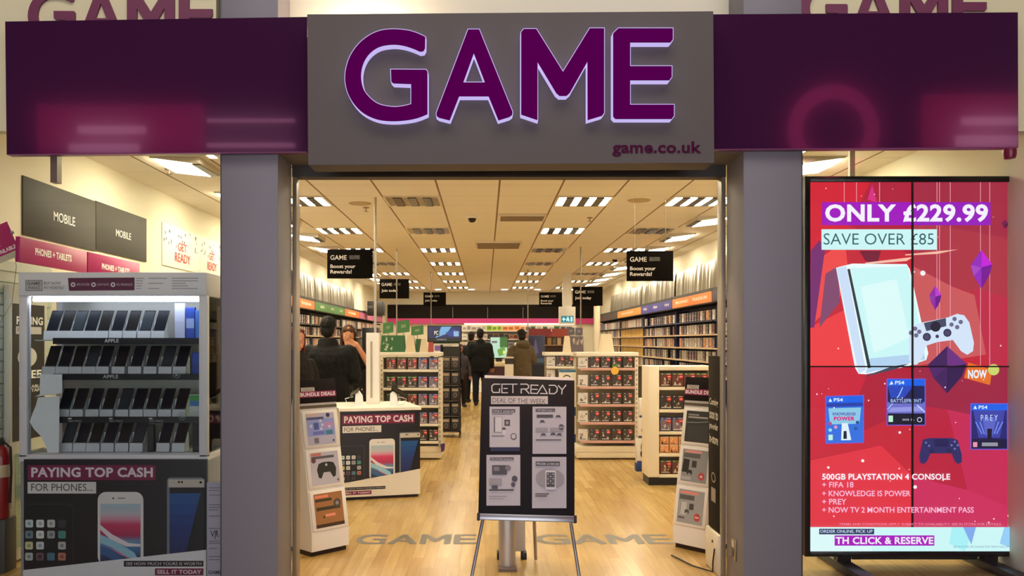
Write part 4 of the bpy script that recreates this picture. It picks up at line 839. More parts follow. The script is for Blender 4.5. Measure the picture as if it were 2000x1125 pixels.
for px0, px1 in ((944, 918), (1113, 1134)): MB().tube([P(px0, 1010, 5.27), Vector(((px1-CX)*5.16/F, 5.16, .01))], .011, STEEL, 12).build('leg', ez)
MB().tube([P(1032, 745, 5.48), Vector((.345, 5.78, .01))], .011, STEEL, 12).build('leg', ez)
# security gates
GW = mat((206, 200, 192), .4)
sg = thing('security_gate', 'silver and white security gate pedestal standing behind the easel', 'security gate', (.15, 5.66, 0))
b = MB(); b.lathe((.145, 5.58, .02), [(.054, 0), (.054, 1.22), (.045, 1.25)], mat((190, 182, 172), .35, .5), 20); b.v = [Vector((v.x, 5.58+(v.y-5.58)*.6, v.z)) for v in b.v]; b.build('post', sg)
MB().box(.09, .275, 5.83, 5.88, .05, 1.25, GW, .01).build('rear_panel', sg); MB().box(.125, .165, 5.62, 5.83, .3, 1.2, mat((150, 140, 128), .5), .004).build('antenna', sg)
MB().box(.085, .205, 5.50, 5.66, 0, .02, mat((120, 100, 90), .4)).build('foot', sg)
for x in (.1, .265): MB().box(x-.02, x+.02, 5.80, 5.89, 0, .05, BLACK, .006).build('foot', sg)
XG = 1.50
sg = thing('security_gate', 'dark lettered security gate panel against the right door jamb', 'security gate', (XG, 5.5, 0))
b = MB().box(XG-.006, XG+.03, 5.40, 5.66, .27, 1.405, mat((44, 38, 32), .85, 0, 0, 0, .1), .004)
h = MB(quad((XG-.006, 5.66, 1.405), (XG-.006, 5.40, 1.405), (XG-.006, 5.66, .27))); h.pl.N = Vector((-1, 0, 0)); h.v, h.f, h.mi, h.mats = b.v, b.f, b.mi, b.mats
for i, t_ in enumerate(('Coming', 'soon to', 'pre-order', 'in-store')): h.text(t_, .12, .245+i*.07, .92, .295+i*.07, mat((214, 206, 188), .5), .02)
h.ring(.5, .70, .2, .3, mat((150, 140, 125), .5), .03); h.text('I', .3, .76, .7, .84, mat((150, 140, 125), .5)); h.build('panel', sg)
MB().box(XG-.02, XG+.02, 5.38, 5.70, 0.0, .265, mat((222, 212, 190), .4), .02).build('base', sg)
MB().lathe((XG-.021, 5.5, .2), [(.008, 0), (.01, -.004)], BLACK, 10, (1, 0, 0)).build('lock', sg)
b = MB(); b.tube([(XG-.03, 5.42, .17), (XG-.035, 5.44, .08), (XG-.03, 5.46, .012), (XG-.12, 5.62, .008), (XG-.2, 5.9, .008)], .005, BLACK, 8); tag(b.build('cable'), 'black cable running from the right security gate along the floor', 'cable')
t = thing('socket_plate', 'small metal switch plate low on the right door jamb', 'socket', P(1436, 1070, 5.2))
Ys = 5.18; b = MB(); b.box(1.519, 1.527, Ys-.045, Ys+.045, P(0, 1094, Ys).z, P(0, 1052, Ys).z, mat((150, 136, 115), .3, .6), .002).build('plate', t); b = MB(); b.box(1.516, 1.519, Ys-.015, Ys+.02, P(0, 1068, Ys).z, P(0, 1056, Ys).z, mat((215, 205, 190), .4)).build('switch', t)
b = MB(); b.box(1.516, 1.519, Ys-.015, Ys+.02, P(0, 1086, Ys).z, P(0, 1072, Ys).z, mat((70, 60, 50), .4)).build('socket_hole', t)
# word painted on the floor, twice
def floor_word(px0, px1, lab):
    Y0, Y1 = F*EYE/(1044-CY), F*EYE/(1063-CY); xa, xb = (px0-CX)*Y1/F, (px1-CX)*Y1/F
    b = MB(); sx = (xb-xa)/(1317.6-672.6); sy = (Y0-Y1)/(236-54.)
    for sp in ([G_], [A_, A_h], [M_], [E_]):
        vs, fs = shape_mesh([[(x, -y) for x, y in s] for s in sp], .5)
        b.add([(xa+(v.x-672.6)*sx, Y1+(236+v.y)*sy, .0015 if v.z > 0 else .0004) for v in vs], fs, mat((108, 101, 92), .4))
    tag(b.build('floor_lettering'), lab, 'floor lettering')
floor_word(690, 930, 'grey word printed on the wood floor left of the easel'); floor_word(1048, 1318, 'grey word printed on the wood floor right of the easel')
# ------------------------------------------------------------------ leaning three-poster stands
SW = mat((240, 232, 220), .45); RD = mat((196, 60, 66), .5)
def poster_art(b, kind):
    def r(x0, y0, x1, y1, c, ro=.5): b.rect(x0, y0, x1, y1, mat(c, ro))
    pad = [(-.32, .2), (-.36, -.05), (-.28, -.24), (-.12, -.28), (.12, -.28), (.28, -.24), (.36, -.05), (.32, .2), (.22, .24), (.12, .05), (-.12, .05), (-.22, .24)]
    def gp(cx, cy, s, c): b.poly([(cx+x*s, cy+y*s) for x, y in pad], mat(c, .5))
    if kind == 'blue':
        r(0, 0, 1, 1, (190, 186, 208)); r(.02, .18, .98, .72, (150, 160, 220)); r(.05, 0, .45, .1, (210, 180, 175)); r(.02, .12, .62, .2, (86, 84, 130)); r(.25, .3, .42, .52, (70, 90, 170)); r(.6, .3, .95, .5, (190, 150, 200)); r(.2, .58, .6, .68, (110, 120, 200)); r(.65, .56, .9, .7, (60, 130, 160)); b.disc(.78, .08, .07, mat((40, 40, 80), .5)); r(.22, .78, .38, .95, (120, 110, 120)); b.disc(.9, .9, .04, mat((90, 84, 90), .5))
        for x, y in ((.5, .25), (.55, .38), (.15, .4), (.8, .45), (.5, .5)): b.disc(x, y, .05, mat((210, 214, 240), .5))
    elif kind == 'pad':
        r(0, 0, 1, 1, (196, 190, 200)); r(.05, .02, .4, .11, (205, 120, 110)); r(.05, .12, .85, .2, (96, 92, 98)); b.disc(.12, .24, .08, mat((110, 70, 70), .5)); gp(.55, .58, .95, (46, 44, 42)); b.disc(.55, .4, .04, mat((200, 200, 200), .5)); b.disc(.92, .9, .04, mat((120, 112, 116), .5))
    elif kind == 'brown':
        r(0, 0, 1, 1, (166, 112, 66)); r(.04, .05, .5, .13, (236, 140, 110)); r(.04, .16, .62, .24, (66, 58, 44)); r(.06, .4, .9, .5, (62, 54, 40)); b.disc(.8, .34, .13, mat((84, 74, 66), .5)); b.disc(.8, .34, .06, mat((150, 140, 140), .5)); r(.35, .62, .7, .7, (240, 150, 120)); b.disc(.3, .7, .03, INK); r(0, .9, 1, 1, (66, 46, 30))
    elif kind == 'dark':
        r(0, 0, 1, 1, (50, 48, 46)); r(.08, .1, .5, .15, (150, 146, 140)); r(.08, .18, .85, .23, (180, 176, 168)); b.line([(.05, .38), (.5, .36), (.98, .3)], .02, mat((150, 160, 160), .5)); b.poly([(.1, .5), (.9, .42), (.9, .95), (.1, .95)], mat((58, 58, 56), .5))
    elif kind == 'black':
        r(0, 0, 1, 1, (150, 150, 150)); r(.1, .03, .75, .1, (240, 150, 140)); r(.05, .12, .7, .26, (96, 94, 94)); b.poly([(.06, .3), (.3, .32), (.28, .72), (.02, .72)], mat((40, 38, 38), .5)); r(.4, .34, .58, .55, (60, 58, 58)); gp(.33, .72, .3, (46, 44, 44)); b.disc(.8, .8, .12, mat((196, 80, 80), .5)); r(.76, .77, .84, .83, (230, 220, 215)); r(.02, .85, .4, .95, (180, 178, 176))
    else:
        r(0, 0, 1, 1, (158, 158, 158)); r(.05, .05, .75, .12, (240, 140, 130)); r(.04, .16, .62, .3, (92, 90, 90)); b.poly([(.06, .38), (.34, .38), (.34, .76), (.06, .76)], mat((196, 194, 190), .5)); r(.09, .39, .11, .75, (70, 70, 70)); r(.45, .4, .62, .58, (66, 64, 66)); gp(.37, .66, .25, (80, 78, 78)); r(.04, .82, .3, .88, (96, 94, 94)); b.disc(.78, .78, .12, mat((190, 70, 70), .5)); r(.7, .76, .86, .8, (225, 200, 195))
def poster_stand(FL, FR, lean, Htop, label, kinds, head_text):
    FL, FR = Vector((FL[0], FL[1], 0)), Vector((FR[0], FR[1], 0)); wv = FR-FL; n = Vector((wv.y, -wv.x, 0)).normalized()     # n faces the viewer
    t = thing('poster_stand', label, 'poster stand', (FL+FR)/2-n*.2)
    z0 = .035; b = MB(); bk = .40
    prof = [(0, z0), (0, .16), (-lean, Htop), (-lean-.035, Htop), (-bk, .16), (-bk, z0)]
    b.prism([FL+n*d+Vector((0, 0, z)) for d, z in prof], wv, SW); b.build('body', t)
    b = MB(); b.prism([FL+n*-.02+wv*.03, FR+n*-.02-wv*.03, FR-n*(bk-.02)-wv*.03, FL-n*(bk-.02)+wv*.03], (0, 0, z0), mat((40, 18, 14), .5)); b.build('plinth', t)
    TL, BL = FL-n*lean+Vector((0, 0, Htop)), FL+Vector((0, 0, .16)); q = Plane(TL, wv, BL-TL); q.N = n if q.N.dot(n) < 0 and False else (q.V.cross(q.U).normalized()); 
    if q.N.dot(n) < 0: q.N = -q.N
    b = MB(q); b.pbox(q, -.01, -.01, 1.01, .15, 0, .012, mat((34, 28, 27), .7, 0, 0, 0, .1), .002); b.k = .0125
    b.rect(.06, .045, .42, .075, mat((200, 190, 178), .5)); b.text('CONSOLE', .1, .05, .38, .07, mat((110, 96, 90), .5), .01); b.rect(0, .072, 1, .112, MAGENTA); b.text(head_text, .03, .079, .97, .105, mat((250, 236, 236), .5), .04)
    b.build('header', t)
    b = MB(q); b.pbox(q, 0, .165, 1, .185, 0, .004, mat((96, 82, 64), .5)); b.build('trim_strip', t)
    for (v0, v1), kd in zip(((.215, .435), (.475, .70), (.745, .975)), kinds):
        f = MB(q); f.pbox(q, .03, v0-.015, .97, v1+.012, 0, .008, SW, .003); f = f.build('pocket', t)
        k = quad(q.pt(.12, v0+.005), q.pt(.88, v0+.005), q.pt(.12, v1-.005)); k.N = q.N; a = MB(k); a.k = .0088; poster_art(a, kd); a.build('poster', f)
    return t
poster_stand((-1.205, 5.865), (-.985, 6.096), .183, 1.217, 'white leaning bundle deals stand with three posters on the left', ('blue', 'pad', 'brown'), 'BUNDLE DEALS')
poster_stand((1.369, 6.17), (1.556, 5.95), .17, 1.226, 'white leaning bundle deals stand with three posters on the right', ('dark', 'black', 'white'), 'BUNDLE DEALS')
# ------------------------------------------------------------------ phone counter with totem, pole and two phones
c0, c1 = Vector((P(664, 0, 7.96).x, 7.96, 0)), Vector((P(820, 0, 8.17).x, 8.17, 0)); wv = c1-c0; nb = Vector((-wv.y, wv.x, 0)).normalized(); HTOP = .868; DP = .85
pc = thing('phone_counter', 'white counter with paying top cash panel and phone tester top', 'counter', (c0+c1)/2+nb*.4)
b = MB(); b.prism([c0+Vector((0, 0, .03)), c1+Vector((0, 0, .03)), c1+nb*DP+Vector((0, 0, .03)), c0+nb*DP+Vector((0, 0, .03))], (0, 0, HTOP-.06), SW); b.build('body', pc)
b = MB(); e_ = wv.normalized()*.012; b.prism([c0-e_-nb*.012+Vector((0, 0, HTOP-.028)), c1+e_-nb*.012+Vector((0, 0, HTOP-.028)), c1+e_+nb*DP+Vector((0, 0, HTOP-.028)), c0-e_+nb*DP+Vector((0, 0, HTOP-.028))], (0, 0, .028), SW); b.build('worktop', pc)
b = MB(); b.prism([c0+nb*.02+e_, c1+nb*.02-e_, c1+nb*(DP-.02), c0+nb*(DP-.02)], (0, 0, .03), mat((46, 22, 18), .5)); b.build('plinth', pc)
pl = Plane(c0+Vector((0, 0, HTOP-.03)), wv/157, (0, 0, -(HTOP-.06)/172), -nb); b = MB(pl); b.pbox(pl, 0, 0, 157, 172, 0, .004, SW); b.k = .0045; phones_art(b, 0, 0, 157, 172, False); b.build('poster_panel', pc)
tc_ = P(729, 0, 8.62); 
b = MB(); b.box(tc_.x-.065, tc_.x+.065, 8.56, 8.66, HTOP, P(0, 650, 8.6).z, mat((238, 234, 226), .4), .006); b.box(tc_.x-.02, tc_.x+.0, 8.553, 8.56, HTOP+.06, 1.5, mat((176, 160, 132), .4)); tag(b.build('totem'), 'tall white totem standing on the phone counter', 'totem')
b = MB(); b.tube([(P(733, 0, 8.8).x, 8.8, HC), (P(733, 0, 8.8).x, 8.8, HTOP)], .014, mat((190, 184, 172), .3, .8), 12); tag(b.build('metal_pole'), 'slim metal pole from the ceiling down to the phone counter', 'pole')
def tester(px, py, Y, flip, lab):
    c = P(px, py, Y); c.z = HTOP; t = thing('phone_tester', lab, 'phone', c)
    b = MB(); s_ = -1 if flip else 1
    b.prism([c+Vector((-.035, 0, 0)), c+Vector((.045, 0, 0)), c+Vector((.035, 0, .1)), c+Vector((-.0, 0, .15)), c+Vector((-.03, 0, .12))], (0, .05, 0), mat((244, 242, 240), .4)); b.build('stand', t)
    q = Plane(c+Vector((s_*.0, -.01, .14)), (s_*.8, 0, s_*-.5 if not flip else .5*1), (0, .5, .8)); 
    b = MB(); d = Vector((.15, 0, -.085)) if not flip else Vector((.09, 0, .06)); o = c+Vector((-.02, -.012, .155)) if not flip else c+Vector((-.09, -.012, .075))
    b.prism([o, o+d, o+d+Vector((.0, .06, .035)), o+Vector((.0, .06, .035))], Vector((.006, -.002, .012)), mat((24, 24, 28), .15)); b.build('handset', t)
    b = MB(); k = -1 if flip else 1; b.tube([c+Vector((.05*k, 0, .09)), c+Vector((.13*k, .0, .07)), c+Vector((.11*k, .01, .02)), c+Vector((.06*k, .02, .006)), c+Vector((-.02*k, .03, .006))], .004, mat((226, 226, 226), .4), 8); b.build('cord', t)
tester(700, 788, 8.3, True, 'phone tilted on a white holder at the left of the counter top'); tester(768, 788, 8.3, False, 'phone tilted on a white holder at the right of the counter top')
# ------------------------------------------------------------------ game cases
SHELFW = mat((224, 215, 196), .5); POST = mat((212, 202, 182), .5); LIP = mat((196, 150, 138), .5)
def make_case(pal, w_=.122, h=.144, sticker=True, seed=0):
    r = random.Random(seed); y = 900.0+seed
    b = MB(); b.box(-w_/2, w_/2, y, y+.016, 0, h, mat(pal[0], .3), .002); q = Plane((-w_/2, y, h), (w_, 0, 0), (0, 0, -h), (0, -1, 0)); a = MB(q); a.v, a.f, a.mi, a.mats = b.v, b.f, b.mi, b.mats; a.k = .0006; a.dk = .0002
    a.rect(.04, .02, .96, .13, mat(pal[1], .35)); a.rect(.05, .15, .95, .97, mat(pal[2], .35))
    for i in range(6):
        x, yy = r.uniform(.1, .75), r.uniform(.2, .8); s_ = r.uniform(.1, .24); a.poly([(x, yy), (x+s_*r.uniform(.5, 1), yy-s_*.4), (x+s_, yy+s_*.7), (x+s_*.2, yy+s_*r.uniform(.5, 1))], mat(r.choice(pal[3:]), .35))
    a.rect(.12, .84, .8, .9, mat(pal[-1], .35)); a.rect(.55, .06, .9, .1, mat((220, 210, 200), .4)); a.disc(.2, .075, .05, mat((225, 220, 215), .4), .035, 10)
    if sticker: a.disc(.78, .27, .2, mat((196, 40, 44), .4), .15, 14); a.rect(.66, .24, .9, .3, mat((240, 200, 190), .4))
    return a.build('game_case', base=(0, y, 0))
GREEN_P = [(44, 60, 40), (70, 130, 60), (66, 60, 52), (150, 130, 110), (40, 38, 36), (176, 60, 50), (190, 180, 160)]
RED_P = [(60, 38, 34), (90, 110, 60), (110, 62, 52), (170, 150, 130), (60, 40, 36), (196, 70, 60), (200, 190, 170)]
BLUE_P = [(40, 44, 80), (70, 80, 160), (120, 110, 120), (190, 180, 190), (150, 60, 60), (60, 60, 90), (210, 200, 200)]
DARK_P = [(38, 32, 30), (60, 54, 50), (62, 54, 50), (196, 186, 172), (120, 108, 96), (90, 60, 54), (206, 200, 190)]
WHITE_P = [(190, 186, 180), (200, 196, 190), (206, 200, 192), (170, 160, 150), (120, 112, 108), (150, 130, 120), (90, 84, 84)]
ORANGE_P = [(214, 160, 110), (226, 200, 170), (220, 150, 100), (240, 226, 210), (150, 80, 50), (230, 190, 150), (60, 46, 40)]
YEL_P = [(206, 160, 50), (226, 186, 60), (216, 170, 50), (240, 220, 150), (180, 110, 40), (120, 80, 40), (245, 235, 200)]
STRIP_P = [(170, 164, 160), (206, 200, 196), (214, 204, 190), (236, 228, 216), (190, 150, 130), (130, 126, 140), (240, 236, 230)]
protos = {}
def protos_for(k, pal, st, w_=.122, h=.144, n=3): protos[k] = [[make_case(pal, w_, h, st, 11*len(protos)+i), False] for i in range(n)]
protos_for('red', RED_P, True); protos_for('green', GREEN_P, True); protos_for('blue', BLUE_P, True); protos_for('dark', DARK_P, True); protos_for('white', WHITE_P, False, .125); protos['grey'] = [[make_case(p_, .125, .142, False, 200+i), False] for i, p_ in enumerate([STRIP_P, DARK_P, STRIP_P, BLUE_P, WHITE_P, RED_P, STRIP_P, ORANGE_P, DARK_P, WHITE_P, BLUE_P])]
protos_for('orange', ORANGE_P, False, .09, .085, 2); protos_for('yellow', YEL_P, False, .15, .16, 2)
def place(k, i, loc, label, cat, group, name=None, rotz=0):
    pr = protos[k][i % len(protos[k])]
    if not pr[1]: pr[1] = True; o = pr[0]; o.location = Vector(loc)+Vector((0, 0, .002)); o.rotation_euler = (0, 0, rotz); o['label'] = label; o['category'] = cat
    else: o = copy_tree(pr[0], Vector(loc)+Vector((0, 0, .002)), None, None, rotz); o['label'] = label; o['category'] = cat
    o['group'] = group
    if label in _labels: print('DUPLICATE LABEL', label)
    _labels.add(label)
    if name: o.name = name
    return o
def gondola(px0, px1, top, base, Y, lips, name, label, dep=.42, lipm=SHELFW, lip_h=.03, posts=(0, 1)):
    x0, x1 = P(px0, 0, Y).x, P(px1, 0, Y).x; zt = P(0, top, Y).z
    t = thing(name, label, 'shelf unit', ((x0+x1)/2, Y+dep/2, 0))
    b = MB(); b.box(x0, x1, Y+.02, Y+dep, 0.02, .17, SHELFW, .004); b.box(x0+.002, x1-.002, Y+.012, Y+.02, .03, .09, mat((216, 200, 168), .5)); b.box(x0+.002, x1-.002, Y+.012, Y+.02, .1, .165, mat((216, 200, 168), .5)); b.build('plinth', t)
    b = MB(); b.box(x0+.03, x1-.03, Y+dep-.05, Y+dep, .17, zt-.07, mat((176, 160, 130), .6)); b.build('back_panel', t)
    for xx in [(x0, x1-.04)[i] for i in posts]:
        b = MB(); b.box(xx, xx+.04, Y+.02, Y+dep, .17, zt-.07, POST, .004)
        for k in range(18): zq = .22+k*.06; b.box(xx+.014, xx+.026, Y+.017, Y+.02, zq, zq+.03, mat((130, 112, 84), .6))
        b.build('upright', t)
    b = MB(); b.box(x0-.005, x1+.005, Y, Y+dep+.01, zt-.05, zt, SHELFW, .006); b.build('top', t)
    zs = []
    for yb in lips:
        z = P(0, yb, Y).z; b = MB(); b.box(x0+.04, x1-.04, Y+.005, Y+dep-.05, z-.015, z-.001, SHELFW); b.box(x0+.04, x1-.04, Y-.006, Y+.005, z-lip_h, z+.004, lipm, .002); b.build('shelf', t); zs.append(z)
    return t, zs, zt
YG = 10.7
gl_, zl, ztl = gondola(742, 862, 688, 898, YG, (722, 758, 792, 828, 862), 'gondola', 'cream shelf unit of games with green boxes on top, left of the aisle')
for r, (z, ks) in enumerate(zip(zl, (('red',)*3+('blue',)*2, ('green',)*3+('blue',)*2, ('green',)*2+('red', 'blue', 'blue'), ('green', 'red', 'red', 'blue', 'blue'), ('dark',)*5))):
    for i, k in enumerate(ks): place(k, i+r, (P(763+20.8*i, 0, YG).x, YG+.03, z), '%s game case from the left on the %s shelf of the green-topped unit' % (ORD[i], SHELF[r] if r < 4 else 'lowest'), 'game case', 'games on the left shelf unit')
gr_, zr, ztr = gondola(1127, 1247, 688, 897, YG, (719, 755, 790, 825, 861), 'gondola', 'cream shelf unit with pink shelf edges right of the easel', lipm=LIP, posts=(1,))
for r, z in enumerate(zr):
    place('white', r, (P(1139, 0, YG).x, YG+.03, z), 'plain grey card case, left end of the %s shelf, pink-edged unit' % (SHELF[r] if r < 4 else 'lowest'), 'game case', 'grey card cases on the right shelf unit')
    for i in range(4): place('dark', i+r, (P(1162+21.6*i, 0, YG).x, YG+.03, z), '%s red-stickered game case on the %s shelf of the pink-edged unit' % (ORD[i], SHELF[r] if r < 4 else 'lowest'), 'game case', 'games on the right shelf unit')
t = thing('price_bubble', 'yellow round price bubble with green top on the pink-edged unit', 'price tag', P(1201, 735, YG-.03))
MB().lathe(P(1201, 724, YG-.02), [(.001, 0), (.05, 0), (.05, .006), (.001, .006)], mat((220, 170, 60), .5), 20, (0, -1, 0)).build('disc', t); b = MB(); b.prism([P(1195, 716, YG-.02), P(1198, 709, YG-.02), P(1201, 714, YG-.02), P(1205, 709, YG-.02), P(1208, 716, YG-.02)], (0, -.006, 0), mat((90, 130, 60), .5)).build('leaf', t)
tag(MB().prism([P(860, 868, YG-.05), P(869, 866, YG-.05), P(868, 880, YG-.05), P(862, 884, YG-.05)], (0, .06, 0), mat((70, 36, 90), .5)).build('shelf_ticket'), 'small purple shelf ticket sticking out low on the green-topped unit', 'price tag')
# toppers
GB = mat((70, 120, 62), .5)
def topper(x0, y0, x1, y1, Y, zt, m, label, sl=0, text=None, tm=None):
    A, B = P(x0, y1, Y), P(x1, y0, Y); dz = sl*Y/F; t = thing('topper_sign', label, 'sign', ((A.x+B.x)/2, Y, zt))
    b = MB(); b.prism([(A.x, Y, A.z), (B.x, Y, A.z+dz), (B.x, Y, B.z+dz), (A.x, Y, B.z)], (0, .02, 0), m); q = quad((A.x, Y, B.z), (B.x, Y, B.z+dz), (A.x, Y, A.z)); q.N = Vector((0, -1, 0)); h = MB(q); h.v, h.f, h.mi, h.mats = b.v, b.f, b.mi, b.mats
    if text: h.text(text, .3, .35, .7, .6, tm or mat((170, 190, 150), .5), .02)
    h.build('board', t); b = MB(); b.tube([((A.x+B.x)/2, Y+.01, zt), ((A.x+B.x)/2, Y+.01, A.z+.02+dz/2)], .008, mat((170, 165, 150), .4), 8).build('stem', t)
for a, lb, tx in (((748, 631, 768, 652), 'small green board on a stem, leftmost above the green-topped unit', 'XBOX'), ((776, 627, 800, 651), 'larger green board on a stem, middle one above the green-topped unit', 'XBOX'), ((803, 638, 827, 656), 'green board on a stem, rightmost above the green-topped unit', 'XBOX')): topper(*a, YG+.3, ztl, GB, lb, 3, tx)
def tapered(name, px0, px1, y0, y1, Y, k, dep, m, label, cat, fn=None):
    a, b_, c, d = P(px0, y1, Y), P(px1, y1, Y), P(px1-k, y0, Y), P(px0+k, y0, Y); q = MB(); q.prism([a, b_, c, d], (0, dep, 0), m)
    h = MB(pix(Y)); h.v, h.f, h.mi, h.mats = q.v, q.f, q.mi, q.mats
    if fn: fn(h)
    return tag(h.build(name), label, cat)
def greenart(h):
    r = random.Random(4)
    for i in range(16): x = r.uniform(747, 768); y = r.uniform(657, 684); h.poly([(x, y), (x+r.uniform(2, 5), y-r.uniform(2, 6)), (x+4, y+3)], mat(r.choice(((140, 170, 130), (60, 90, 50), (180, 190, 170), (40, 60, 36))), .5))
tapered('carrier_box', 743, 791, 655, 688, YG+.12, 2, .14, mat((44, 96, 50), .5), 'big dark green box with pale artwork on top of the left shelf unit', 'box', greenart)
tapered('carrier_box', 812, 826, 662, 688, YG+.14, 0, .1, mat((50, 96, 50), .5), 'narrow green box between pale card wedges on the left shelf unit', 'box')
tapered('card_wedge', 791, 812, 655, 688, YG+.1, 5, .16, mat((216, 198, 166), .6), 'pale tapered card wedge right of the big green box', 'display wedge'); tapered('card_wedge', 819, 836, 662, 688, YG+.1, 4, .03, mat((216, 198, 166), .6), 'pale tapered card wedge at the right end above the left shelf unit', 'display wedge')
tapered('gift_box', 836, 846, 668, 688, YG+.12, 1, .1, mat((170, 70, 56), .5), 'small red box at the right end on top of the left shelf unit', 'box')
tapered('card_wedge', 1172, 1200, 652, 688, YG+.1, 6, .18, mat((222, 206, 176), .6), 'pale tapered card wedge on the pink-edged shelf unit', 'display wedge')
# merchandise rack beside the aisle
YR = 13.2
x0, x1 = P(860, 0, YR).x, P(899, 0, YR).x
t = thing('merchandise_rack', 'black rack of boxed accessories standing behind the left shelf unit', 'rack', ((x0+x1)/2, YR+.2, 0)); zz_ = [P(0, y, YR).z for y in (842, 812, 782, 752, 722)]
b = MB(); 
for xx in (x0, x1-.02):
    for yy in (YR, YR+.4): b.box(xx, xx+.02, yy, yy+.02, 0, 1.45, BLACK)
b.box(x0, x1, YR+.4, YR+.42, .1, 1.42, mat((40, 36, 32), .6)); b.build('frame', t)
for z in zz_: MB().box(x0, x1, YR, YR+.41, z-.02, z, mat((60, 54, 46), .5)).build('shelf', t)
rs = random.Random(14)
for r, z in enumerate(zz_):
    for i in range(2):
        xa = x0+.03+i*.14; hh = .2; z += .002 if i == 0 else 0; b = MB(); b.box(xa, xa+.12, YR+.02, YR+.2, z, z+hh, mat(rs.choice(((40, 34, 32), (52, 44, 40), (34, 32, 36))), .4), .003)
        q = Plane((xa, YR+.02, z+hh), (.12, 0, 0), (0, 0, -hh), (0, -1, 0)); h = MB(q); h.v, h.f, h.mi, h.mats = b.v, b.f, b.mi, b.mats; h.rect(.1, .1, .9, .3, mat((150, 130, 110), .5)); h.disc(.5, .6, .25, mat((96, 88, 84), .5), .2); h.disc(.5, .6, .14, mat((40, 36, 36), .5), .11)
        tag(h.build('accessory_box'), '%s dark accessory box on the %s shelf of the black rack' % (('left', 'right')[i], ['lowest', 'fourth', 'third', 'second', 'top'][r]), 'box', 'boxes on the black rack')
# white cube unit on the right
YU = 8.8
x0, x1 = P(1266, 0, YU).x, P(1394, 0, YU).x; zt = P(0, 715, YU).z; UM = mat((234, 222, 198), .5)
t = thing('cube_shelf', 'cream open shelf unit on a black plinth by the right poster stand', 'shelf unit', ((x0+x1)/2, YU+.17, 0))
MB().box(x0+.01, x1, YU+.02, YU+.34, 0, .085, BLACK).build('plinth', t)
MB().box(x0, x0+.115, YU, YU+.36, .085, zt, UM, .005).build('side_panel', t); MB().box(x1-.05, x1, YU, YU+.36, .085, zt, UM, .005).build('side_panel', t); MB().box(x0+.115, x1-.05, YU+.34, YU+.36, .085, zt-.04, mat((206, 188, 150), .6)).build('back_panel', t)
MB().box(x0+.115, x1-.05, YU, YU+.36, zt-.045, zt, UM, .004).build('top', t); uz = []
for y in (756, 800, 843, 886, 927): z = P(0, y, YU).z; MB().box(x0+.115, x1-.05, YU+.005, YU+.34, z-.032, z, UM, .003).build('shelf', t); uz.append(z)
for r, (z, k) in enumerate(zip(uz, ('red', 'dark', 'blue', 'orange', 'red'))):
    n = 4; pit = .098 if k == 'orange' else .1245
    for i in range(n):
        place(k, i, (x0+.19+pit*i-(.015 if k == 'orange' else 0), YU+.03, z), '%s %s from the left on the %s shelf of the cream open unit' % (ORD[i], 'orange toy box' if k == 'orange' else 'game case', SHELF[r] if r < 4 else 'lowest'), 'box' if k == 'orange' else 'game case', 'goods in the cream open unit', 'toy_box' if k == 'orange' else None)
        if k == 'orange': place(k, i+1, (x0+.175+pit*i, YU+.03, z+.087), '%s orange toy box of the upper layer in the cream open unit' % ORD[i], 'box', 'goods in the cream open unit', 'toy_box')
# headphone boxes between the two right units
YH = 9.75
def hp_box(x0, y0, x1, y1, lab, body=(226, 220, 210), phones=True):
    A, B = P(x0, y1, YH), P(x1, y0, YH); b = MB(); b.box(A.x, B.x, YH, YH+.1, A.z, B.z, mat(body, .4), .003); h = MB(pix(YH)); h.v, h.f, h.mi, h.mats = b.v, b.f, b.mi, b.mats
    if phones:
        H = y1-y0; cx = (x0+x1)/2+2; h.ring(cx, y0+H*.42, 6, .22, INK, H*.32); h.rect(cx-7, y0+H*.45, cx+7, y1-H*.14, mat(body, .4)); h.disc(cx, y0+H*.62, 7, mat((40, 38, 38), .4), H*.18); h.rect(x0, y1-H*.1, x1, y1, mat((40, 70, 130), .4))
    return tag(h.build('headphone_box'), lab, 'box', 'headphone boxes by the right units')
hp_box(1249, 778, 1269, 815, 'white headphone box, topmost of the column beside the cream open unit'); hp_box(1247, 816, 1268, 855, 'white headphone box, middle of the column beside the cream open unit'); hp_box(1244, 856, 1267, 905, 'white headphone box, lowest of the column beside the cream open unit')
zb = P(0, 905, YH).z; b = MB(); b.box(P(1243, 0, YH).x, P(1268, 0, YH).x, YH-.005, YH+.12, 0, zb-.001, mat((30, 60, 120), .5), .004); tag(b.build('blue_plinth'), 'blue base block under the column of headphone boxes', 'plinth')
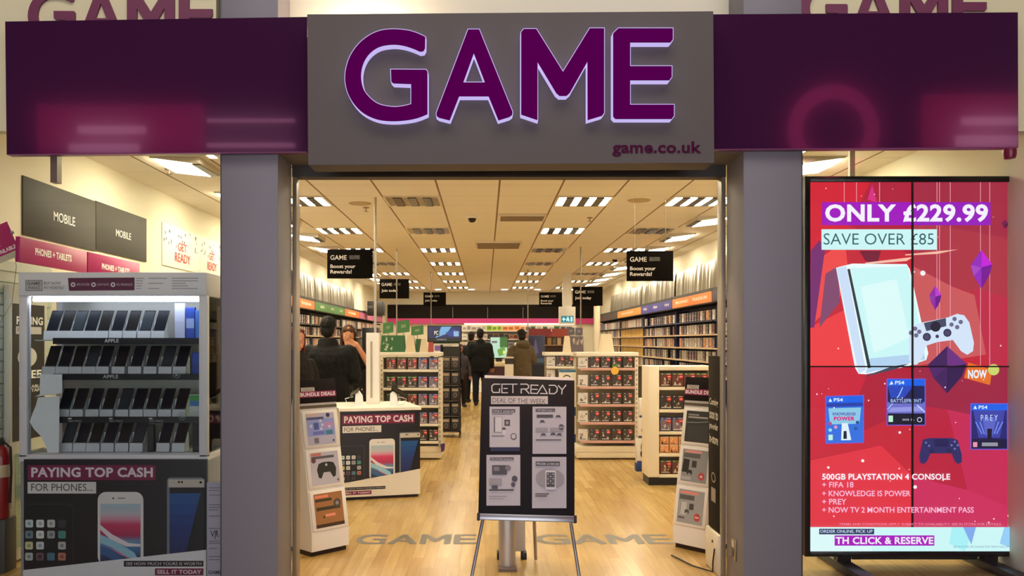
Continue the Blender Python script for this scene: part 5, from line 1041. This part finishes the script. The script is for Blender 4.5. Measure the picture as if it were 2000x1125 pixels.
# second unit behind, left of the pink-edged one
YB2 = 12.3
g2, z2, zt2 = gondola(1063, 1128, 688, 868, YB2, (716, 742, 768, 794, 820), 'gondola', 'cream shelf unit further back, just above the right half of the easel board', dep=.38, posts=())
for r, z in enumerate(z2):
    place('white', r, (P(1072, 0, YB2).x+.03, YB2+.03, z), 'grey card case, left end of the %s shelf, unit behind the easel' % (SHELF[r] if r < 4 else 'lowest'), 'game case', 'cases on the unit behind the easel')
    for i in range(2): place('dark', i, (P(1094+18*i, 0, YB2).x, YB2+.03, z), '%s game case on the %s shelf of the unit behind the easel' % (ORD[i], SHELF[r] if r < 4 else 'lowest'), 'game case', 'cases on the unit behind the easel')
t = thing('headphone_stand', 'tall white and blue headphone display between the easel and the pink-edged unit', 'display panel', (P(1110, 0, 11.6).x, 11.62, 0))
A, B = P(1092, 880, 11.6), P(1131, 722, 11.6); MB().box(A.x, B.x, 11.6, 11.66, 0, B.z, mat((226, 216, 196), .5), .004).build('panel', t); h = MB(pix(11.6)); h.ring(1107, 742, 9, .2, INK, 10); h.rect(1092, 722, 1131, 727, mat((60, 110, 150), .5)); h.rect(1116, 795, 1131, 812, mat((30, 60, 120), .5)); h.rect(1116, 848, 1131, 864, mat((30, 60, 140), .5)); h.build('print', t)
topper(1109, 640, 1122, 654, 12.56, zt2, mat((84, 76, 82), .5), 'left small grey board on a stem above the unit behind the easel', 0, 'PS', mat((170, 160, 165), .5)); topper(1124, 640, 1138, 655, 12.56, zt2, mat((88, 80, 84), .5), 'right small grey board on a stem above the unit behind the easel', 0, 'PS', mat((170, 160, 165), .5))
tapered('carrier_box', 1114, 1140, 657, 688, 12.4, 1, .12, mat((96, 84, 88), .5), 'grey patterned box on top of the unit behind the easel', 'box', lambda h: [h.poly([(1118+i*4, 662+(i % 3)*5), (1123+i*4, 660+(i % 2)*4), (1121+i*4, 674)], mat(((190, 170, 150), (130, 110, 104))[i % 2], .5)) for i in range(5)])
tapered('card_wedge', 1099, 1116, 656, 688, 12.35, 4, .04, mat((216, 198, 166), .6), 'pale tapered card wedge on the unit behind the easel', 'display wedge')
# ------------------------------------------------------------------ wall shelving with headers and foil banners
FOILM = mat((150, 142, 128), .3, .75)
def foil(X, y0, y1, label, seed):
    r = random.Random(seed); n = int((y1-y0)/.035); s_ = 1 if X < 0 else -1; vs = []; fs = []; ph = [r.uniform(0, 6) for _ in range(4)]
    for i in range(n+1):
        y = y0+(y1-y0)*i/n; d = .034+.014*math.sin(y*9+ph[0]+math.sin(y*3.1))+.010*math.sin(y*23+ph[1]+2*math.sin(y*4.3))+.006*math.sin(y*47+ph[2])
        for z, k in ((2.26, 1.25), (2.4, 1.1), (2.56, .9), (2.71, .5)):
            vs.append((X+s_*(.01+d*k), y, z))
    for i in range(n):
        for j in range(3): a = i*4+j; fs.append((a, a+1, a+5, a+4))
    m = len(vs); vs += [(v[0]-s_*.004, v[1], v[2]) for v in vs]; fs += [(m+f[3], m+f[2], m+f[1], m+f[0]) for f in fs[:]]
    b = MB(); b.add(vs, fs, FOILM)
    return tag(b.build('foil_banner', sharp=60), label, 'banner', 'grey foil banners along the walls')
def foil_text(X, y, t):
    pass
for i, (a, c) in enumerate(((10.7, 14.0), (14.05, 17.4), (17.45, 20.7))): foil(XL, a, c, '%s rippled grey foil banner from the entrance along the left wall' % ORD[i], i)
for i, (a, c) in enumerate(((8.2, 11.6), (11.65, 14.9), (14.95, 18.2), (18.25, 22.6))): foil(XR, a, c, '%s rippled grey foil banner from the entrance along the right wall' % ORD[i], 20+i)
HB = mat((40, 36, 34), .5)
def bay(side, y0, y1, hc, bc, nm, lbl, rows, text, case_k=None, grp=None, blank=.0):
    X = XL if side == 'left' else XR; s_ = 1 if side == 'left' else -1; fx = X+s_*.30
    t = thing('shelving_bay', 'wall shelving bay under the %s on the %s wall' % (nm, side), 'shelf unit', (X+s_*.15, (y0+y1)/2, 0)); bm_ = mat(bc, .5)
    MB().box(X+s_*.005, X+s_*.03, y0, y1, .02, 2.24, bm_).build('back_panel', t)
    for yy in (y0, y1-.02): MB().box(X+s_*.03, X+s_*.24, yy, yy+.02, .02, 2.0, bm_).build('side_panel', t)
    MB().box(X+s_*.03, fx+s_*.005, y0, y1, .02, .16, bm_).build('plinth', t)
    MB().box(X+s_*.03, fx, y0, y1, 2.03, 2.235, HB).build('header_box', t)
    q = quad((fx, y0 if side == 'left' else y1, 2.19), (fx, y1 if side == 'left' else y0, 2.19), (fx, y0 if side == 'left' else y1, 2.045)); q.N = Vector((s_, 0, 0)); b = MB(q); b.pbox(q, .005, 0, .995, 1, 0, .006, mat(hc, .4)); b.k = .0065
    for tx, u0, u1 in text: b.text(tx, u0, .3, u1, .62, mat((232, 222, 210), .5), .03)
    b.build('header', t); zs = []
    for i in range(rows):
        z = 1.80-.195*i; MB().box(X+s_*.03, fx-s_*.01, y0+.02, y1-.02, z-.02, z, mat((206, 180, 150), .5) if i else bm_).build('shelf', t); zs.append(z)
    if case_k:
        n = int((y1-y0-.14)/.165)
        for r, z in enumerate(zs):
            for i in range(n):
                if random.random() < blank: continue
                place(case_k, (i*7+r*5+i*i) , (fx-s_*.05, y0+.12+.165*i, z), '%s game case from the entrance, %s shelf under the %s, %s wall' % (ORD[i], SHELF[r], nm, side), 'game case', grp, None, -s_*-PI/2 if s_ > 0 else -PI/2)
    return t, zs, fx, s_
NAVY = (24, 28, 62); BLK = (30, 26, 26)
bay('right', 11.55, 14.0, (226, 120, 44), NAVY, 'near orange header', '', 5, (('PRE-OWNED', .1, .45), ('TRADE-IN', .55, .9)), 'grey', 'cases under the near orange header')
bay('right', 14.02, 16.8, (56, 54, 150), (28, 32, 84), 'blue header', '', 5, (('PS4', .1, .22), ('PS4', .45, .57), ('PS4', .8, .92)), 'grey', 'cases under the blue header', .06)
bay('right', 9.6, 11.53, (52, 40, 66), NAVY, 'dark purple header', '', 5, (('PS4', .2, .35),), 'grey', 'cases under the dark purple header')
by = bay('right', 16.82, 19.8, (226, 150, 60), (60, 46, 30), 'far orange header', '', 5, (('PRE-OWNED', .2, .7),)); bz = bay('right', 19.82, 24.3, (60, 52, 46), BLK, 'black header', '', 5, ())
bl0 = bay('left', 12.4, 14.58, (214, 120, 60), (60, 56, 50), 'near orange header', '', 3, (('TRADE-IN', .5, .85),), 'grey', 'cases under the left near orange header')
bl1 = bay('left', 14.6, 17.7, (70, 130, 62), (52, 56, 48), 'green header', '', 3, (('XBOX', .15, .28), ('XBOX', .48, .6), ('XBOX', .8, .92)), 'grey', 'cases under the green header')
bl2 = bay('left', 17.72, 19.8, (226, 120, 56), (70, 60, 44), 'far orange header', '', 4, (('PRE-OWNED', .2, .7),)); bl3 = bay('left', 19.82, 24.2, (190, 110, 140), (70, 54, 60), 'pink header', '', 4, ())
# yellow goods under the far orange header, right wall
for r in range(3):
    for i in range(13):
        place('yellow', i+r, (by[2]+.05, by[1][0]*0+17.0+.21*i, by[1][r+1]), '%s yellow box from the entrance on the %s shelf under the far orange header' % (ORD[i], SHELF[r+1]), 'box', 'yellow boxes on the right wall', 'yellow_box', -PI/2)
# everything further off along both walls: too many small cases to count
b = MB(); rs = random.Random(8)
cp = [mat(c, .4) for c in ((200, 190, 176), (160, 150, 140), (120, 110, 110), (90, 96, 120), (170, 120, 90), (210, 200, 190))]
for (tb, y0, y1, rows) in ((bz, 19.9, 24.2, range(5)), (by, 16.95, 19.7, (0, 4)), (bl2, 17.8, 19.7, range(4)), (bl3, 19.9, 24.1, range(4))):
    for r in rows:
        y = y0
        while y < y1-.14: b.box(tb[2]-tb[3]*.07, tb[2]-tb[3]*.05, y, y+.135, tb[1][r]+.002, tb[1][r]+.162, rs.choice(cp)); y += .155
tag(b.build('small_cases', base=(3.1, 20, 0)), 'distant rows of small cases at the far ends of both side walls', 'game cases', None, 'stuff')
# ------------------------------------------------------------------ hanging signs
BS = mat((20, 17, 15), .8, 0, 0, 0, .05); TW = mat((238, 234, 226), .5); TG = mat((120, 112, 106), .5)
def hang(x0, y0, x1, y1, Y, lines, label, pole=None, pole_to=0.0, wires=()):
    A, B = P(x0, y1, Y), P(x1, y0, Y); t = thing('hanging_sign', label, 'hanging sign', ((A.x+B.x)/2, Y, A.z))
    W, H = x1-x0, y1-y0; b = MB(); b.box(A.x, B.x, Y, Y+.012, A.z, B.z, BS, .002); h = MB(pix(Y)); h.v, h.f, h.mi, h.mats = b.v, b.f, b.mi, b.mats
    h.text('GAME', x0+W*.07, y0+H*.2, x0+W*.43, y0+H*.36, TW, .01); h.rect(x0+W*.48, y0+H*.2, x0+W*.72, y0+H*.34, mat((52, 48, 44), .5)); h.text('ELITE', x0+W*.5, y0+H*.22, x0+W*.7, y0+H*.33, TG, .01)
    if len(lines) == 2: h.text(lines[0], x0+W*.07, y0+H*.52, x0+W*.62, y0+H*.68, TW, .02); h.text(lines[1], x0+W*.07, y0+H*.70, x0+W*.54, y0+H*.83, TW, .02)
    else: h.text(lines[0], x0+W*.07, y0+H*.52, x0+W*.62, y0+H*.70, TW, .02)
    h.build('board', t); PM = mat((160, 152, 140), .35, .7)
    if pole: X = P(pole, 0, Y).x; MB().tube([(X, Y-.014, HC), (X, Y-.014, pole_to)], .011, PM, 10).build('pole', t)
    for px in wires: X = P(px, 0, Y).x; MB().tube([(X, Y+.006, HC), (X, Y+.006, B.z)], .0025, PM, 6).build('wire', t)
    if pole and not (x0 < pole < x1): X = P(pole, 0, Y).x; a = P(x0 if pole < x0 else x1, (y0+y1)/2, Y); MB().tube([(X, Y-.01, B.z-.05), (a.x, Y+.006, B.z-.05)], .006, PM, 8).build('arm', t)
    return t
BY = ('Boost your', 'Rewards!'); JT = ('Join today',)
t = hang(639, 487, 728, 544, 8.84, BY, 'large black hanging sign beside the metal pole above the phone counter', None, 0, ())
X = P(733, 0, 8.8).x; MB().tube([(X+.01, 8.83, P(0, 500, 8.84).z), (P(726, 0, 8.84).x, 8.846, P(0, 500, 8.84).z)], .006, STEEL, 8).build('arm', t)
hang(1224, 490, 1315, 549, 8.84, BY, 'large black hanging sign on thin wires at the right', None, 0, (1240, 1300))
hang(741, 545, 799, 583, 13.7, JT, 'black Join today sign on a pole, nearest of those on the left', 775, 0.0); hang(827, 571, 871, 598, 18.2, JT, 'black Join today sign on a pole, further back left of the aisle', 842, 0.0)
hang(1119, 560, 1177, 597, 13.4, JT, 'black Join today sign on a pole right of the green exit light', 1134, 0.0); hang(1053, 571, 1098, 599, 17.6, BY, 'small black hanging sign left of the green exit light', 1031, 0.0)
YX = 18.4
t = thing('exit_sign', 'white hanging exit light box with a glowing green panel', 'exit sign', P(1107, 632, YX))
A, B = P(1092, 633, YX), P(1124, 599, YX); MB().box(A.x, B.x, YX, YX+.12, A.z, B.z, WHITE, .006).build('housing', t); MB().box(P(1099, 0, YX).x, P(1117, 0, YX).x, YX+.03, YX+.09, B.z, HC, WHITE).build('stem', t)
h = MB(pix(YX)); h.rect(1096, 617, 1120, 630, glow((20, 120, 130), 1)); WL = glow((190, 250, 250), 1.2); h.poly([(1098, 623.5), (1102, 619), (1102, 628)], WL); h.rect(1101, 622.5, 1105, 624.5, WL); h.disc(1109, 620, 1.4, WL); h.poly([(1107, 621.5), (1111, 621.5), (1112.5, 628), (1110.5, 628), (1109, 625), (1107, 628), (1106, 627)], WL); h.rect(1114.5, 619, 1118, 628, WL); h.build('lit_panel', t)
# ------------------------------------------------------------------ the far end
def bandx(px, Y): return P(px, 0, Y).x
YW2 = 25.4
t = thing('back_fascia', 'long black fascia with a bright pink strip across the back wall', 'fascia', (.2, YW2, 2.0))
MB().box(bandx(757, YW2), 3.36, YW2-.02, YB-.002, P(0, 622, YW2).z, P(0, 595, YW2).z, mat((32, 27, 24), .7, 0, 0, 0, .1)).build('fascia_board', t)
MB().box(bandx(757, YW2), 3.36, YW2-.05, YB-.002, P(0, 632, YW2).z, P(0, 622, YW2).z, mat((206, 50, 130), .45)).build('pink_strip', t)
for px in (884, 952, 1021): MB().box(bandx(px, YW2), bandx(px, YW2)+.012, YW2-.025, YW2-.02, P(0, 621, YW2).z, P(0, 600, YW2).z, mat((170, 160, 150), .5)).build('joint_strip', t)
YS2 = 25.05; t = thing('back_shelving', 'white shelving full of goods across the back wall under the pink strip', 'shelf unit', (.4, 25.25, 0)); xa, xb = bandx(900, YS2), bandx(1128, YS2)
MB().box(xa, xb, 25.4, 25.45, .1, 2.0, mat((240, 234, 220), .5)).build('back_panel', t); MB().box(xa, xb, YS2, 25.4, 0, .1, WHITE).build('plinth', t); sz = [P(0, y, YS2).z for y in (646, 662, 678, 694, 712)]
for z in sz: MB().box(xa, xb, YS2, 25.4, z-.02, z, WHITE).build('shelf', t)
MB().tube([(xa+.1, 25.1, 2.02), (xb-.1, 25.1, 2.02)], .02, mat((255, 232, 200), .4, 0, 2.5)).build('lamp_tube', t)
rs = random.Random(31); pals = [[(226, 220, 210), (210, 200, 190), (190, 180, 175)], [(170, 200, 70), (150, 190, 60)], [(230, 150, 90), (236, 170, 110)], [(110, 60, 36), (60, 44, 34), (150, 90, 60)], [(220, 214, 200), (120, 116, 120), (90, 120, 90)]]
for r, z in enumerate(sz[:4]):
    i = 0; px = 903
    while px < 1112:
        pal = pals[0] if px < 950 else (pals[1] if px < 976 else pals[2]) if r == 0 and px < 1022 else (pals[3] if r == 1 else pals[4])
        w_ = rs.uniform(8, 11); hh = rs.uniform(.12, .16); z = sz[r]+.002; c = rs.choice(pal); b = MB(); xx = bandx(px, YS2); b.box(xx, xx+w_*YS2/F, YS2+.03, YS2+.15, z, z+hh, mat(c, .4), .003); b.box(xx+.02, xx+w_*YS2/F-.02, YS2+.027, YS2+.03, z+hh*.3, z+hh*.8, mat(tuple(max(0, v-50) for v in c), .4))
        tag(b.build('boxed_goods'), '%s boxed item from the left on the %s shelf of the back wall' % (ORD[i], SHELF[r]), 'box', 'boxed goods on the back wall'); px += w_+rs.uniform(.4, 2); i += 1
# till counter, monitor, kiosk, pedestal, cardboard stand
YT = 21.6
t = thing('till_counter', 'dark maroon till counter with pale top at the far end', 'counter', (bandx(985, YT), YT+.35, 0)); xa, xb = bandx(948, YT), bandx(1062, YT)
MB().box(xa, xb, YT, YT+.7, 0, .86, mat((62, 22, 30), .5), .01).build('body', t); MB().box(xa-.02, xb+.02, YT-.02, YT+.72, .86, .98, mat((214, 200, 166), .5), .01).build('worktop', t)
t = thing('till_monitor', 'bright pale green monitor on the far till counter', 'monitor', (bandx(973, YT), YT+.2, .98)); A, B = P(957, 0, YT+.15), P(992, 0, YT+.15); zt = P(0, 657, YT).z
MB().box(A.x, B.x, YT+.15, YT+.19, 1.06, zt, BLACK, .006).build('housing', t); MB().box(A.x+.15, B.x-.15, YT+.16, YT+.3, .98, 1.07, BLACK).build('stand', t)
h = MB(Plane((A.x, YT+.15, zt), (B.x-A.x, 0, 0), (0, 0, 1.06-zt), (0, -1, 0))); h.rect(.03, .04, .97, .96, glow((196, 232, 206), .9)); h.rect(.55, .04, .97, .5, glow((60, 120, 50), .8)); h.poly([(.4, .6), (.8, .45), (.9, .8), (.5, .9)], glow((110, 170, 70), .9)); h.rect(.1, .2, .4, .3, glow((120, 130, 120), .8)); h.disc(.8, .72, .09, glow((230, 230, 120), 1)); h.build('screen', t)
YK = 17.6; t = thing('demo_kiosk', 'dark demo kiosk with blue screen and white window left of the aisle', 'kiosk', (bandx(868, YK), YK+.2, 0)); xa, xb = bandx(835, YK), bandx(902, YK)
MB().box(xa+.05, xb-.05, YK+.02, YK+.36, 0, P(0, 636, YK).z-.05, mat((34, 30, 30), .5), .01).build('cabinet', t); MB().box(xa, xb, YK-.04, YK+.02, P(0, 668, YK).z, P(0, 636, YK).z, BLACK, .006).build('screen_housing', t)
h = MB(pix(YK-.041)); h.rect(837, 638, 900, 660, glow((26, 40, 92), .9)); h.poly([(862, 638), (882, 638), (872, 652), (850, 660), (858, 648)], glow((120, 180, 226), .9)); h.poly([(870, 650), (888, 642), (898, 648), (880, 658)], glow((40, 70, 150), .9)); h.rect(886, 647, 896, 657, glow((150, 190, 230), .9)); h.rect(846, 644, 858, 656, glow((24, 22, 24), .9)); h.text('PC', 848, 646, 856, 654, glow((226, 226, 220), 1), .03); h.rect(837, 660, 900, 667, glow((20, 22, 26), .9)); h.text('GAMING', 853, 661.5, 872, 664.5, glow((160, 170, 170), .8), .01); h.build('screen', t)
b = MB(); h = MB(pix(YK+.019)); h.rect(847, 671, 896, 712, mat((226, 222, 214), .5)); h.rect(847, 669, 896, 671, mat((60, 110, 80), .5)); h.rect(849, 675, 864, 685, mat((120, 90, 170), .5)); h.rect(866, 674, 882, 692, mat((190, 180, 175), .5)); h.poly([(852, 690), (870, 688), (888, 700), (860, 706)], mat((120, 104, 96), .5)); h.build('product_window', t)
YQ = 16.1; t = thing('bin_pedestal', 'white pedestal with dark band in front of the olive coat', 'pedestal', (bandx(994, YQ), YQ+.1, 0)); xa, xb = bandx(986, YQ), bandx(1003, YQ); zt = P(0, 697, YQ).z
MB().box(xa, xb, YQ, YQ+.17, 0, zt-.14, mat((206, 196, 176), .5), .006).build('body', t); MB().box(xa+.006, xb-.006, YQ+.006, YQ+.164, zt-.14, zt-.03, mat((40, 28, 26), .5)).build('band', t); MB().box(xa-.006, xb+.006, YQ-.006, YQ+.176, zt-.03, zt, mat((206, 196, 176), .5), .005).build('lid', t)
YD = 18.0
def bluea(h):
    h.poly([(1040, 690), (1046, 660), (1052, 690)], mat((90, 90, 150), .5)); h.rect(1034, 662, 1042, 684, mat((44, 36, 66), .5)); h.rect(1046, 700, 1062, 708, mat((60, 90, 120), .5)); h.disc(1044, 694, 4, mat((150, 150, 160), .5))
A, B = P(1031, 0, YD), P(1064, 0, YD); b = MB(); b.box(A.x, B.x, YD, YD+.3, 0, P(0, 655, YD).z, mat((38, 40, 78), .5), .01); h = MB(pix(YD)); h.v, h.f, h.mi, h.mats = b.v, b.f, b.mi, b.mats; bluea(h); h.rect(1031, 712, 1064, 760, mat((20, 20, 28), .5)); tag(h.build('cardboard_stand'), 'tall dark blue cardboard display stand right of the olive coat', 'display stand')
YV = 20.2
t = thing('red_shelving', 'low shelving with two red headers right of the blue cardboard stand', 'shelf unit', (bandx(1085, YV), YV+.2, 0)); xa, xb = bandx(1066, YV), bandx(1118, YV); z0 = P(0, 656, YV).z
MB().box(xa, xb, YV+.3, YV+.36, 0, z0, mat((80, 56, 40), .5)).build('back_panel', t)
for z in (.3, .7, 1.1, 1.42): MB().box(xa, xb, YV, YV+.3, z-.02, z, mat((150, 120, 90), .5)).build('shelf', t)
for x_, xe, c in ((1033, 1076, (120, 34, 34)), (1078, 1112, (140, 50, 36))): MB().box(bandx(x_, YV), bandx(xe, YV), YV-.02, YV+.04, z0-.02, P(0, 642, YV).z, mat(c, .5)).build('header', t)
for i in range(5):
    xx = xa+.05+i*.115; tag(MB().box(xx, xx+.09, YV+.05, YV+.15, 1.422, 1.592, mat(((150, 110, 60), (90, 80, 60), (180, 150, 110), (60, 50, 40), (196, 90, 50))[i], .4), .003).build('boxed_goods'), '%s boxed item from the left on the top of the red-headed shelving' % ORD[i], 'box', 'goods on the red-headed shelving')
YE = 20.6
t = thing('tech_cube', 'black box sign high on the left wall near the back', 'sign', (-2.9, YE+.3, 2.03)); MB().box(-2.88, -2.5, YE, YE+.5, P(0, 616, YE).z, P(0, 588, YE).z, mat((28, 25, 22), .5), .006).build('box', t); h = MB(pix(YE)); h.text('TECH', 712, 597, 727, 602, mat((120, 112, 100), .5), .01); h.build('lettering', t)
MB().box(-3.24, -2.88, YE+.2, YE+.24, 2.245, 2.26, BLACK).build('bracket', t)
tag(MB().box(-2.92, -2.55, 20.0, 20.4, 0, P(0, 640, 20.0).z, mat((22, 20, 24), .5), .01).build('black_cabinet'), 'plain black cabinet beyond the people on the left', 'cabinet')
YZ = 19.2; b = MB(); b.lathe((P(1166, 0, YZ).x, YZ, 0), [(.075, 0), (.075, P(0, 598, YZ).z)], mat((220, 208, 184), .5), 16); tag(b.build('slim_column'), 'slim cream column beside the right Join today sign', 'column')
